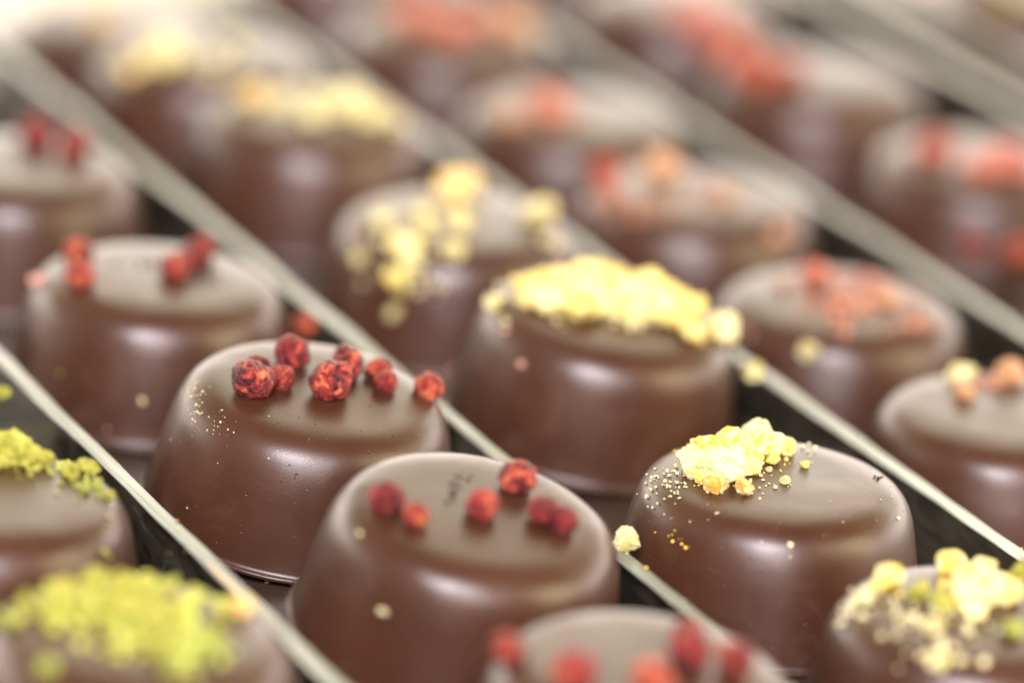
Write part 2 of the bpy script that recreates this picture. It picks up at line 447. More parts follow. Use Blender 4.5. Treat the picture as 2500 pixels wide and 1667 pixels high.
NUTS = {
 'nut_pile': [(-0.349,0.174,1.464,0.17,1),(-0.468,0.328,1.458,0.163,1),(-0.592,0.06,1.442,0.142,1),(-0.156,0.472,1.431,0.123,1),(-0.267,0.005,1.429,0.113,1),(-0.749,0.387,1.409,0.102,1),(-0.675,-0.28,1.416,0.101,1),(-0.785,-0.079,1.448,0.157,0),(-0.539,-0.25,1.482,0.201,0),(-0.651,0.312,1.447,0.151,1),(-0.406,0.346,1.457,0.163,1),(-0.181,0.762,1.457,0.173,0),(-0.073,0.547,1.445,0.143,0),(0.085,0.643,1.414,0.098,1),(-0.576,-0.433,1.422,0.112,3),(-0.314,-0.475,1.407,0.084,3),(-0.033,0.3,1.396,0.061,1),(-0.391,-0.014,1.447,0.142,0),(0.267,0.296,1.382,0.041,1),(0.07,-0.163,1.384,0.04,2),(0.826,4.576,-0.003,0.05,1),(-0.919,4.129,-0.003,0.04,3),(-0.077,0.102,1.378,0.032,2),(-0.027,0.51,1.384,0.045,2)],
 'nut_ridge': [(-0.408,-0.391,1.469,0.196,1),(-0.727,0.035,1.442,0.153,1),(-0.133,0.136,1.473,0.198,1),(0.121,-0.176,1.462,0.175,1),(0.475,0.323,1.446,0.154,1),(0.252,0.704,1.413,0.111,3),(-0.373,0.014,1.46,0.175,0),(0.011,-0.142,1.45,0.153,0),(-0.83,-0.21,1.441,0.166,1),(-0.628,-0.353,1.456,0.174,0),(-0.51,0.139,1.458,0.176,1),(-0.317,0.34,1.472,0.198,1),(-0.237,-0.204,1.473,0.196,0),(-0.07,0.494,1.459,0.177,1),(0.07,0.059,1.474,0.197,0),(0.291,0.283,1.474,0.198,1),(0.386,-0.052,1.464,0.184,0),(0.589,0.271,1.443,0.154,1),(0.795,0.161,1.424,0.132,1),(0.194,-0.246,1.434,0.131,0),(0.8,-0.376,1.411,0.122,1),(1.12,-0.018,1.372,0.145,2),(-1.198,-0.221,1.275,0.096,2),(-0.964,0.035,1.394,0.11,1),(-0.202,0.784,1.41,0.111,1),(0.575,-0.193,1.417,0.109,1)],
 'nut_scatter': [(-0.042,0.665,1.479,0.231,3),(0.884,0.165,1.446,0.196,2),(-0.517,-1.08,1.336,0.169,0),(-0.007,-1.102,1.366,0.127,2),(0.051,-0.392,1.433,0.134,2),(-0.786,-0.444,1.397,0.106,2),(-0.356,-0.277,1.42,0.116,2),(-0.567,-1.271,1.035,0.155,1),(-0.989,-0.88,1.102,0.087,2),(-0.571,-1.312,0.68,0.082,2),(-0.286,-0.756,1.402,0.101,2),(-0.453,-1.217,1.181,0.1,2)],
 'nut_second': [(-0.694,0.106,1.423,0.139,3),(-0.351,0.186,1.414,0.109,2),(0.036,-0.375,1.43,0.138,2),(0.404,0.027,1.454,0.188,2),(0.691,-0.179,1.43,0.148,2),(0.946,-0.268,1.387,0.113,2),(0.089,0.305,1.418,0.114,2)],
 'nut_back': [(-0.476,-0.632,1.449,0.203,2),(-0.827,-0.883,1.28,0.111,3),(-0.618,-0.756,1.393,0.127,2),(0.28,0.302,1.405,0.093,2)],
 'nut_back2': [(-0.248,-0.226,1.137,0.132,3)],
 'nut_front': [(-0.777,0.32,1.449,0.153,1),(-0.987,0.021,1.39,0.091,2),(-0.557,0.071,1.426,0.103,4),(-0.34,-0.123,1.431,0.106,4),(-0.185,0.848,1.425,0.124,1),(0.095,0.825,1.419,0.108,0),(-0.144,0.192,1.455,0.145,0),(0.044,0.165,1.468,0.16,0),(0.257,0.273,1.446,0.134,1),(0.241,-0.524,1.417,0.094,5),(-0.096,-0.17,1.436,0.113,0),(-0.456,-0.535,1.408,0.083,2),(-0.421,-1.12,1.303,0.096,2),(0.424,0.874,1.396,0.097,4)],
 'mix5': [(-0.442,0.698,1.134,0.123,2)],
 'mix4': [(-0.371,-1.253,0.932,0.099,2)],
 'pistachio_edge': [(0.124,0.73,1.462,0.169,4),(-0.094,4.961,-0.001,0.144,4),(0.038,4.812,-0.001,0.13,4),(-0.441,4.942,-0.003,0.092,3),(0.265,0.625,1.431,0.118,4),(0.444,0.655,1.403,0.082,4),(0.692,0.494,1.396,0.078,4),(0.835,0.666,1.359,0.083,4),(-0.528,4.554,-0.001,0.13,4),(-0.219,0.702,1.44,0.138,5),(0.002,0.536,1.42,0.098,4),(0.933,0.409,1.343,0.039,5),(0.876,0.152,1.365,0.035,5),(1.007,0.208,1.338,0.035,4),(1.078,0.175,1.32,0.039,4),(0.387,4.156,-0.0,0.047,5)],
 'pistachio_heap': [(0.809,0.513,1.398,0.095,3),(-0.791,0.043,1.424,0.109,4),(-0.7,0.485,1.434,0.128,4),(-0.481,0.656,1.45,0.147,4),(-0.236,0.604,1.456,0.147,4),(-0.042,0.529,1.446,0.128,4),(-0.296,0.162,1.46,0.145,4),(-0.063,0.029,1.46,0.145,4),(0.15,0.079,1.459,0.145,4),(0.29,-0.223,1.446,0.126,4),(0.081,-0.288,1.435,0.108,4),(0.259,-0.612,1.418,0.089,4),(0.651,0.213,1.409,0.08,4),(0.577,-0.174,1.412,0.079,5),(-0.57,0.168,1.431,0.109,4),(-1.39,4.214,-0.002,0.073,5),(-0.669,-0.902,1.349,0.096,5),(-1.137,-0.065,1.339,0.091,5),(0.39,-0.483,1.413,0.082,5),(0.342,-0.891,1.394,0.089,5),(0.688,-0.392,1.4,0.072,5),(-1.004,0.295,1.375,0.091,4)],
 'next2': [(-2.262,2.141,1.123,0.255,6),(-2.07,2.059,0.898,0.198,6)],
}
CRUMBS = {
 'nut_pile': [(0.11,-1.24,1.19,0.032,2),(0.12,-1.28,1.09,0.014,2),(0.96,0.23,1.33,0.01,7),(1.0,0.3,1.32,0.012,7),(0.96,0.26,1.33,0.012,7),(0.96,0.21,1.34,0.016,7),(0.98,0.29,1.32,0.01,7),(0.93,0.25,1.34,0.016,7),(0.98,0.28,1.32,0.01,7),(0.96,0.27,1.33,0.01,7),(-0.92,-0.54,1.31,0.009,2),(-0.7,-0.17,1.36,0.015,2),(-1.13,0.12,1.28,0.015,2),(-0.77,-0.41,1.35,0.009,2),(-1.0,-0.15,1.33,0.018,2),(-0.93,-0.34,1.34,0.024,2),(-0.99,-0.37,1.31,0.014,2),(-0.86,-0.12,1.35,0.011,2),(-0.94,-0.41,1.32,0.011,2),(-0.65,-0.54,1.35,0.014,2),(-0.95,-0.06,1.34,0.009,2),(-0.6,0.51,1.36,0.015,2),(-0.78,-0.07,1.36,0.011,2),(-0.88,0.28,1.35,0.024,2),(-0.94,0.06,1.35,0.024,2),(-0.85,-0.36,1.34,0.011,2),(-0.91,-0.44,1.33,0.011,2),(-0.92,-0.08,1.34,0.009,2),(-1.05,-0.1,1.32,0.015,2),(-0.71,-0.04,1.36,0.018,2),(-0.75,0.0,1.36,0.011,2),(-0.87,-0.12,1.35,0.011,2),(-0.74,-0.13,1.36,0.011,2),(-0.93,-0.13,1.35,0.024,2),(-1.03,-0.7,1.16,0.011,2),(-1.02,-0.06,1.33,0.018,2),(-1.02,-0.04,1.33,0.018,2),(-0.9,-0.61,1.3,0.011,2),(-0.95,-0.05,1.34,0.015,2),(-0.91,-0.41,1.33,0.011,2),(-1.01,-0.15,1.33,0.015,2),(-0.57,-0.26,1.37,0.024,2),(-0.76,-0.31,1.35,0.009,2),(-0.98,-0.04,1.33,0.011,2),(-0.72,0.15,1.36,0.011,2),(-1.02,-0.38,1.3,0.014,2),(-0.83,0.34,1.35,0.015,2),(-0.99,-0.29,1.32,0.018,2),(-0.54,-0.39,1.36,0.011,2),(-0.59,-0.21,1.36,0.011,2),(-0.89,0.23,1.34,0.009,2),(-0.74,0.34,1.36,0.018,2),(-0.91,-0.07,1.34,0.011,2),(0.16,-0.09,1.36,0.008,2),(-0.68,-0.43,1.36,0.016,2),(-0.12,0.04,1.36,0.01,2),(-0.17,-0.37,1.37,0.021,2),(-0.3,0.02,1.37,0.021,2),(-0.44,-0.24,1.37,0.021,2),(-0.11,-0.28,1.36,0.013,2),(-0.45,-0.14,1.36,0.013,2),(0.1,-0.25,1.36,0.008,2),(-0.41,-0.35,1.36,0.008,2),(-0.08,-0.24,1.37,0.016,2),(-0.17,-0.61,1.36,0.016,2),(-0.32,-0.38,1.36,0.016,2),(-0.25,-0.22,1.37,0.021,2),(-0.27,-0.01,1.37,0.016,2),(-0.68,-0.39,1.36,0.016,2),(0.12,-0.23,1.37,0.01,2),(-0.71,0.06,1.36,0.016,2),(-0.73,-0.39,1.35,0.01,2),(-0.45,-0.27,1.36,0.01,2),(-0.57,-0.52,1.36,0.013,2),(-0.86,-0.16,1.35,0.01,2),(-0.13,-0.16,1.37,0.021,2),(-0.02,-0.32,1.37,0.021,2),(-0.44,-0.2,1.36,0.01,2),(-0.52,-0.29,1.36,0.01,2),(-0.26,0.38,1.36,0.008,2),(-0.49,0.01,1.36,0.013,2),(-0.86,-0.17,1.35,0.021,2),(-0.52,-0.55,1.36,0.016,2),(-0.54,-0.09,1.36,0.01,2),(-0.35,-0.42,1.36,0.013,2),(-0.28,-0.21,1.36,0.01,2),(-0.5,0.01,1.36,0.013,2),(-0.15,-0.05,1.37,0.021,2),(-0.24,0.11,1.36,0.008,2),(-0.03,-0.23,1.36,0.01,2),(-0.46,-0.34,1.36,0.01,2),(-0.36,-0.21,1.36,0.008,2),(-0.75,-0.2,1.35,0.008,2),(0.34,0.41,1.36,0.014,2),(0.29,0.43,1.36,0.009,2),(-0.18,0.84,1.35,0.012,2),(0.18,0.37,1.36,0.009,2),(0.09,0.45,1.36,0.011,2),(-0.14,0.6,1.36,0.014,2),(0.38,0.83,1.35,0.014,2),(0.38,0.72,1.36,0.014,2),(0.13,0.6,1.36,0.009,2),(0.39,0.85,1.35,0.019,2),(-0.01,0.71,1.36,0.014,2),(0.06,0.69,1.36,0.007,2),(-0.46,0.32,1.36,0.011,2),(-0.0,0.7,1.36,0.007,2),(0.18,0.92,1.34,0.014,2),(0.25,0.68,1.36,0.009,2),(0.31,0.69,1.36,0.019,2),(0.04,0.85,1.36,0.019,2),(0.13,0.34,1.36,0.009,2),(0.17,0.79,1.35,0.012,2),(0.33,0.57,1.36,0.011,2),(-0.1,0.76,1.36,0.009,2),(0.14,1.05,1.31,0.009,2),(0.15,0.59,1.37,0.019,2),(-1.11,-0.41,1.24,0.008,2),(-1.11,0.01,1.29,0.007,2),(-1.17,-0.27,1.23,0.011,2),(-1.21,-0.07,1.21,0.011,2),(-1.11,-0.08,1.29,0.014,2),(-1.0,-0.55,1.28,0.011,2),(-1.14,-0.18,1.26,0.008,2),(-1.12,-0.3,1.26,0.018,2),(-1.13,-0.08,1.28,0.018,2),(-1.02,-0.35,1.31,0.018,2),(-1.1,-0.55,1.2,0.014,2),(-1.16,-0.31,1.23,0.018,2),(-1.17,-0.13,1.25,0.018,2),(-1.1,-0.13,1.29,0.014,2),(-1.16,-0.15,1.25,0.008,2),(-1.14,-0.54,1.15,0.018,2),(-1.18,-0.48,1.13,0.011,2),(-1.14,-0.12,1.27,0.008,2),(-1.06,0.07,1.31,0.007,2),(-1.2,0.08,1.23,0.011,2),(-1.11,-0.18,1.28,0.007,2),(-1.21,-0.11,1.21,0.018,2),(-1.15,-0.13,1.26,0.007,2),(-1.18,-0.37,1.18,0.008,2),(-1.16,-0.09,1.27,0.018,2),(-1.13,-0.14,1.27,0.008,2),(-1.04,-0.33,1.3,0.009,2),(-0.63,-0.3,1.36,0.009,2),(-0.98,-0.46,1.3,0.014,2),(-0.91,-0.62,1.3,0.014,2),(-0.86,-0.43,1.34,0.018,2),(-1.0,-0.37,1.31,0.011,2),(-1.2,-0.35,1.18,0.024,2),(-0.84,-0.43,1.34,0.014,2),(-0.86,-0.34,1.34,0.018,2),(-0.95,-0.53,1.31,0.018,2),(-0.68,-0.34,1.36,0.014,2),(-1.04,-0.55,1.25,0.018,2),(-0.98,-0.55,1.28,0.014,2),(-0.92,-0.52,1.32,0.018,2),(-0.92,-0.55,1.31,0.011,2),(-0.99,-0.4,1.31,0.011,2),(-1.06,-0.32,1.3,0.014,2),(-1.04,-0.26,1.31,0.018,2),(-0.89,-0.34,1.34,0.009,2),(-1.28,-0.11,1.1,0.011,2),(-0.9,0.49,1.32,0.009,1),(-0.81,0.3,1.35,0.015,1),(-0.95,0.56,1.29,0.009,1),(-0.94,0.59,1.29,0.011,1),(-0.39,-0.21,1.36,0.006,2),(-0.55,-0.92,1.31,0.01,2),(-0.64,-0.97,1.25,0.007,2),(-0.24,-0.5,1.36,0.012,2),(-0.97,-0.78,1.16,0.007,2),(-0.57,-0.92,1.3,0.015,2),(-0.65,-0.77,1.32,0.007,2),(-0.8,-0.92,1.2,0.01,2),(-0.34,-0.55,1.36,0.006,2),(-0.14,-0.48,1.36,0.012,2),(-0.15,-1.22,1.19,0.015,2),(-0.94,-0.67,1.26,0.012,2),(-0.93,-0.9,1.09,0.014,1),(-0.86,-1.01,1.01,0.018,1),(-1.1,-0.74,0.99,0.014,1),(-0.79,-1.05,1.0,0.007,1),(-0.82,-1.04,0.99,0.018,1),(-0.89,-0.95,1.03,0.007,1),(-0.94,-0.93,0.99,0.018,1),(-0.86,-0.97,1.04,0.008,1),(-0.95,-0.89,1.04,0.011,1),(-0.98,-0.87,1.02,0.011,1),(1.08,-0.12,1.3,0.011,2),(0.96,-0.3,1.33,0.008,2),(0.59,-0.88,1.31,0.008,2),(0.48,-0.53,1.36,0.007,2),(1.13,-0.44,1.22,0.018,2),(1.08,0.16,1.3,0.011,2),(0.02,0.4,1.36,0.009,1),(0.02,0.59,1.37,0.024,1),(0.04,0.11,1.37,0.015,1),(-0.19,0.24,1.36,0.011,1),(-0.1,0.55,1.37,0.024,1),(-0.08,0.79,1.35,0.011,1),(-0.04,0.15,1.36,0.009,1),(-0.08,0.11,1.37,0.015,1),(0.08,0.28,1.36,0.009,1),(0.05,0.68,1.36,0.009,1),(-0.05,-0.01,1.36,0.011,1),(0.02,0.47,1.36,0.009,1),(0.0,0.35,1.36,0.009,1),(0.1,0.41,1.37,0.024,1),(-0.04,0.29,1.37,0.015,1),(-0.07,0.54,1.37,0.024,1),(-0.02,0.4,1.36,0.009,1),(0.08,0.28,1.37,0.011,1),(0.18,0.68,1.37,0.024,1),(-0.05,0.17,1.37,0.015,1),(0.27,0.82,1.36,0.024,2),(0.33,0.95,1.34,0.024,2),(0.05,0.83,1.36,0.024,2)],
 'berry_seven': [(-1.07,-0.51,1.24,0.006,2),(-1.1,-0.6,1.15,0.008,2),(-1.14,-0.3,1.25,0.013,2),(-1.09,-0.63,1.14,0.006,2),(-1.1,-0.68,1.06,0.008,2),(-1.13,-0.42,1.22,0.01,2),(-0.91,-0.84,1.17,0.005,2),(-1.11,-0.49,1.2,0.005,2),(-1.06,-0.36,1.28,0.006,2),(-1.07,-0.63,1.17,0.01,2),(-1.13,-0.58,1.11,0.01,2),(-1.09,-0.57,1.18,0.005,2),(-1.08,-0.56,1.2,0.005,2),(-1.11,-0.54,1.17,0.005,2),(-1.26,-0.14,1.12,0.008,2),(-1.21,-0.36,1.13,0.006,2),(-1.04,-0.56,1.24,0.01,2),(-1.16,-0.38,1.2,0.013,2),(-1.16,-0.52,1.12,0.01,2),(-1.04,-0.68,1.18,0.013,2),(-1.09,-0.55,1.2,0.008,2),(-1.06,-0.59,1.21,0.01,2),(-1.14,-0.19,1.26,0.01,2),(-1.1,-0.66,1.1,0.01,2),(-1.05,-0.4,1.28,0.008,2),(-1.03,-0.19,1.31,0.005,2),(-1.14,-0.32,1.24,0.008,2),(-1.06,-0.41,1.28,0.013,2),(-1.04,-0.66,1.17,0.005,2),(-1.1,-0.54,1.19,0.006,2),(-1.2,-0.23,1.2,0.006,2),(-1.07,-0.44,1.26,0.01,2),(-1.15,-0.51,1.14,0.005,2),(-1.23,-0.37,1.1,0.01,2),(-1.12,-0.32,1.25,0.008,2),(-1.06,-0.65,1.17,0.006,2),(-1.07,-0.7,1.1,0.013,2),(-1.0,-0.34,1.31,0.01,2),(-1.12,-0.19,1.27,0.01,2),(-1.03,-0.45,1.28,0.008,2),(-1.2,-0.2,1.2,0.005,2),(-1.14,-0.23,1.26,0.008,2),(-1.19,-0.3,1.2,0.013,2),(-1.09,-0.56,1.21,0.013,2),(-1.1,-0.55,1.19,0.006,2),(-1.1,-0.43,1.24,0.008,2),(-0.82,-0.81,1.26,0.006,2),(-0.86,-0.75,1.27,0.004,2),(-1.08,-0.76,0.98,0.005,2),(-0.81,-1.03,1.01,0.004,2),(-0.96,-0.82,1.12,0.005,2),(-0.8,-0.93,1.18,0.005,2),(-0.88,-0.9,1.14,0.008,2),(-0.92,-0.9,1.06,0.008,2),(-1.09,-0.67,1.1,0.007,2),(-1.02,-0.68,1.19,0.011,2),(-0.88,-0.92,1.11,0.006,2),(-0.85,-0.89,1.18,0.008,2),(-0.68,-1.03,1.17,0.004,2),(-1.02,-0.79,1.07,0.004,2),(-0.69,-0.91,1.27,0.004,2),(-0.79,-0.78,1.28,0.008,2),(-0.95,-0.76,1.2,0.008,2),(-0.83,-0.9,1.19,0.005,2),(-0.69,-1.0,1.2,0.011,2),(-0.8,-0.84,1.26,0.008,2),(-0.98,-0.87,1.0,0.005,2),(-0.83,-0.87,1.22,0.011,2),(-0.75,-0.96,1.2,0.011,2),(-0.96,-0.91,0.97,0.004,2),(-0.73,-1.06,1.08,0.005,2),(-0.95,-0.76,1.2,0.011,2),(-0.82,-0.96,1.14,0.005,2),(-1.0,1.06,0.22,0.004,2),(-0.88,-0.87,1.17,0.011,2),(-0.94,-0.86,1.11,0.011,2),(-0.78,-0.94,1.19,0.005,2),(-0.89,-0.83,1.2,0.006,2),(-0.98,-0.79,1.13,0.006,2),(-0.75,-0.96,1.2,0.011,2),(-0.84,-0.74,1.28,0.011,2),(-0.8,-0.88,1.23,0.005,2),(0.65,-0.26,1.35,0.005,7),(0.81,-0.9,1.2,0.006,7),(0.15,0.12,1.36,0.005,7),(0.24,-0.37,1.36,0.011,7),(-0.12,-0.76,1.35,0.008,7),(0.51,-0.26,1.36,0.007,7),(0.82,-0.87,1.23,0.006,7),(0.27,0.1,1.36,0.011,7),(-0.21,-0.95,1.33,0.008,7),(0.77,-0.73,1.31,0.011,7),(0.7,-0.76,1.31,0.004,7),(0.69,-0.89,1.27,0.005,7),(0.07,-0.47,1.36,0.004,7),(0.1,-1.17,1.24,0.008,7),(0.04,-0.84,1.35,0.008,7),(0.25,-1.03,1.3,0.008,7),(0.58,-1.03,1.24,0.011,7),(0.27,-0.02,1.37,0.011,7),(-0.02,-0.91,1.34,0.004,7),(0.47,-0.8,1.34,0.008,7),(-0.04,-1.04,1.31,0.006,7),(-0.09,-1.03,1.31,0.004,7),(0.17,-0.95,1.33,0.008,7),(-0.28,-1.34,0.74,0.005,7),(-0.3,-0.92,1.34,0.008,7),(-0.47,-1.26,0.85,0.01,7),(0.84,-1.1,0.65,0.005,7),(-0.27,-1.43,0.28,0.005,7),(0.83,-1.09,0.78,0.011,7),(0.87,-1.03,0.82,0.006,7),(-0.33,-1.33,0.75,0.005,7),(1.28,-0.45,0.81,0.004,7),(1.08,-0.93,0.49,0.007,7),(-1.16,-0.76,0.65,0.004,7),(-0.26,-1.29,1.02,0.008,7),(0.11,-1.34,0.88,0.006,7),(0.08,-1.38,0.72,0.006,7),(0.77,-1.12,0.8,0.008,7),(-0.18,-1.32,0.94,0.01,7),(-0.05,-1.45,0.33,0.004,7),(0.62,-1.16,1.0,0.008,7),(-0.55,-1.24,0.81,0.005,7),(-0.28,-1.24,1.12,0.005,7),(-0.02,-1.39,0.67,0.006,7),(-0.06,-1.32,1.0,0.01,7),(-0.71,-1.12,0.96,0.011,7),(-0.13,-1.27,1.1,0.01,7),(0.48,-1.19,1.1,0.01,7),(-0.6,-1.25,0.69,0.004,7),(-0.25,-1.4,0.53,0.006,7),(-1.0,-0.95,0.71,0.005,7),(0.25,-1.38,0.58,0.01,7),(0.44,-1.27,0.86,0.008,7),(0.28,-1.23,1.12,0.008,7),(-0.68,-1.19,0.73,0.008,7),(-0.66,-1.25,0.55,0.006,2),(-0.69,-1.0,1.2,0.006,2),(-0.98,-1.0,0.58,0.008,2),(-0.4,-1.32,0.72,0.005,2),(-0.79,-1.08,0.9,0.011,2),(-1.18,-0.78,0.54,0.005,2),(-0.95,-0.86,1.09,0.004,2),(-1.01,-1.04,0.37,0.011,2),(-0.33,-1.23,1.11,0.01,2),(-1.12,-0.79,0.75,0.005,2),(-0.81,-1.04,0.98,0.005,2),(-0.4,-0.82,1.34,0.008,2),(-1.28,-0.48,0.77,0.011,2),(-0.63,-1.23,0.68,0.008,2)],
 'nut_ridge': [(-0.85,-1.03,1.0,0.05,0),(-1.05,-0.7,1.18,0.045,0),(-1.09,-0.5,1.24,0.024,2),(-1.07,-0.58,1.22,0.024,2),(-1.15,-0.42,1.2,0.015,2),(-1.05,-0.57,1.24,0.024,2),(-1.1,-0.53,1.21,0.024,2),(-1.11,0.04,1.29,0.016,2),(-1.17,0.13,1.26,0.021,2),(-1.06,-0.16,1.31,0.016,2),(-0.96,-0.23,1.34,0.021,2),(-1.15,0.14,1.26,0.016,2),(-1.1,0.0,1.3,0.021,2),(-1.0,-0.1,1.33,0.021,2),(-1.09,-0.1,1.3,0.026,2),(-1.17,0.31,1.24,0.034,2),(-1.16,-0.25,1.26,0.034,2),(-1.01,-0.22,1.33,0.034,2),(-1.19,-0.1,1.24,0.026,2),(-1.16,-0.16,1.27,0.034,2),(-1.03,0.13,1.32,0.021,2),(-0.57,-0.61,1.36,0.034,2),(0.28,-0.43,1.37,0.034,2),(-0.49,-0.76,1.35,0.021,2),(0.27,-0.4,1.38,0.034,2),(-0.44,-0.65,1.36,0.016,2),(-0.08,-0.34,1.36,0.016,2),(-0.6,-0.58,1.35,0.013,2),(0.07,-0.42,1.36,0.013,2),(-0.17,-0.25,1.37,0.026,2),(-0.35,-0.52,1.36,0.016,2),(0.16,-0.42,1.37,0.021,2),(0.01,-0.48,1.38,0.034,2),(-0.25,-0.3,1.36,0.013,2),(-1.23,-0.43,1.06,0.021,2),(-1.07,-0.55,1.23,0.016,2),(0.44,-0.28,1.38,0.034,2),(-1.04,-0.61,1.23,0.021,2),(-0.06,-0.09,1.37,0.021,2),(0.18,-0.48,1.38,0.034,2),(0.17,-0.48,1.37,0.026,2),(0.26,-0.38,1.37,0.016,2),(0.09,-0.3,1.38,0.026,2),(0.24,-0.3,1.37,0.016,2),(0.8,-0.33,1.36,0.034,1),(0.85,-0.22,1.36,0.026,1),(0.92,-0.27,1.35,0.034,1),(0.87,-0.45,1.33,0.016,1),(0.99,-0.2,1.34,0.026,1),(1.05,-0.35,1.3,0.013,1),(0.74,-0.4,1.35,0.016,1),(1.21,0.15,1.21,0.016,1),(1.17,0.12,1.25,0.016,1),(0.85,-0.44,1.34,0.026,1),(0.92,-0.43,1.33,0.021,1),(0.88,-0.33,1.35,0.026,1),(0.91,-0.36,1.34,0.016,1),(0.87,-0.48,1.33,0.013,1)],
 'nut_scatter': [(0.14,-1.5,0.16,0.059,0),(1.07,-0.33,1.3,0.042,2),(1.07,-0.46,1.29,0.055,2),(0.97,-0.48,1.35,0.09,2),(0.98,-0.36,1.33,0.035,2),(-0.42,-0.29,1.38,0.032,2),(-0.96,-0.99,0.73,0.019,2),(-0.61,-0.32,1.37,0.026,2),(-0.26,-0.7,1.36,0.026,2),(-0.26,-1.11,1.29,0.041,2),(-0.4,-0.02,1.36,0.016,2),(-0.52,-0.65,1.36,0.032,2),(-0.77,-0.78,1.3,0.019,2),(-0.77,-0.57,1.35,0.026,2),(-0.72,-1.07,1.09,0.019,2),(-0.47,-0.32,1.37,0.019,2),(-0.79,-1.08,0.94,0.019,2),(-0.56,-0.7,1.35,0.026,2),(-0.92,-0.3,1.34,0.019,2),(-0.18,-1.2,1.21,0.016,2),(-0.42,-1.05,1.29,0.032,2),(-0.12,-1.19,1.23,0.019,2),(-0.38,-0.36,1.37,0.019,2),(-0.93,-1.0,0.86,0.042,2),(-0.48,-0.86,1.34,0.032,2),(-1.07,-0.69,1.15,0.042,2),(-0.72,-0.09,1.37,0.032,2),(-0.98,-0.66,1.25,0.026,2),(-0.54,-1.19,1.05,0.032,2),(-0.66,-0.82,1.32,0.016,2),(-0.38,-0.52,1.38,0.042,2),(-0.13,-0.32,1.38,0.042,2),(-0.34,-1.2,1.19,0.041,2),(-0.72,-0.35,1.36,0.032,2),(-0.31,-0.33,1.36,0.016,2),(-0.64,-1.12,1.1,0.032,2),(-0.39,-1.09,1.26,0.016,2),(-0.72,-1.03,1.17,0.026,2),(-0.31,-0.83,1.35,0.016,2),(-0.24,-1.08,1.29,0.016,2),(-0.28,-1.06,1.3,0.032,2),(-0.93,-0.78,1.22,0.032,2),(-0.33,-1.22,1.13,0.019,2),(-0.16,-0.11,1.37,0.019,2),(-0.78,0.12,1.37,0.042,2),(-0.75,-0.86,1.28,0.026,2),(0.02,-0.42,1.38,0.042,2),(-0.81,-0.86,1.25,0.032,2),(-0.89,-0.2,1.36,0.032,2),(-0.45,0.08,1.36,0.016,2),(-0.46,-1.11,1.24,0.041,2),(-0.12,-0.72,1.36,0.026,2),(-0.22,-1.06,1.3,0.016,2),(-0.96,-0.66,1.26,0.026,2),(-0.99,-0.64,1.25,0.019,2),(-0.56,0.01,1.37,0.033,2),(-0.91,-0.7,1.27,0.016,2),(-0.33,-0.32,1.37,0.019,2),(-0.35,0.36,1.38,0.043,2),(-0.61,-0.46,1.37,0.032,2),(-0.77,-0.39,1.36,0.032,2),(-0.82,-0.8,1.29,0.042,2),(-0.69,-0.95,1.25,0.016,2),(-0.46,-0.55,1.37,0.042,2),(-0.09,0.18,1.38,0.042,2),(-0.19,0.3,1.37,0.026,2),(-0.24,-0.1,1.37,0.016,2),(-0.36,0.25,1.36,0.016,2),(-0.28,0.44,1.37,0.02,2),(-0.27,0.2,1.37,0.02,2),(-0.22,0.51,1.38,0.043,2),(-0.09,-0.12,1.37,0.026,2),(0.04,0.35,1.38,0.033,2),(-0.21,-0.1,1.37,0.026,2),(-0.24,0.1,1.37,0.02,2),(-0.66,0.1,1.37,0.026,2),(0.08,-0.01,1.37,0.02,2),(-0.12,0.16,1.37,0.02,2),(-0.26,0.49,1.37,0.026,2),(-0.33,0.69,1.37,0.043,2),(-0.56,0.46,1.37,0.033,2),(0.19,0.12,1.37,0.02,2),(0.13,0.53,1.37,0.026,2),(-0.18,-0.75,1.36,0.016,2),(-0.42,0.77,1.36,0.033,2),(0.05,0.86,1.35,0.017,2),(-0.41,0.19,1.37,0.02,2),(-0.14,-0.1,1.38,0.042,2),(0.23,0.04,1.38,0.042,2),(0.32,0.22,1.37,0.026,2),(-0.48,-0.21,1.37,0.032,2),(-0.39,-0.23,1.37,0.026,2),(-0.16,-0.04,1.38,0.033,2),(-0.48,0.05,1.38,0.042,2),(-0.45,-0.02,1.37,0.033,2),(-0.36,0.18,1.37,0.016,2),(-0.26,0.02,1.38,0.033,2),(-0.08,-0.28,1.38,0.042,2),(-0.04,-0.08,1.37,0.026,2),(-0.02,0.32,1.37,0.02,2),(-0.44,0.72,1.36,0.026,2),(-0.06,0.34,1.37,0.026,2),(0.13,0.15,1.38,0.042,2),(-0.32,-1.28,1.0,0.022,2),(-0.38,-1.19,1.19,0.047,2),(-0.36,-1.31,0.91,0.036,2),(-0.29,-1.29,1.0,0.022,2),(-0.42,-1.22,1.07,0.018,2),(-0.24,-1.26,1.14,0.047,2),(-0.12,-1.25,1.15,0.018,2),(-0.36,-1.25,1.07,0.029,2),(-0.12,-1.34,0.89,0.029,2),(-0.67,-1.11,1.07,0.029,2),(-0.34,-1.25,1.09,0.029,2),(-0.09,-1.32,1.02,0.036,2),(-0.16,-1.31,1.05,0.047,2),(-0.35,-1.28,1.02,0.047,2),(-0.51,-1.21,1.01,0.022,2),(-0.33,-1.31,0.94,0.036,2),(-0.35,-1.22,1.17,0.047,2),(-0.3,-1.31,0.94,0.036,2)],
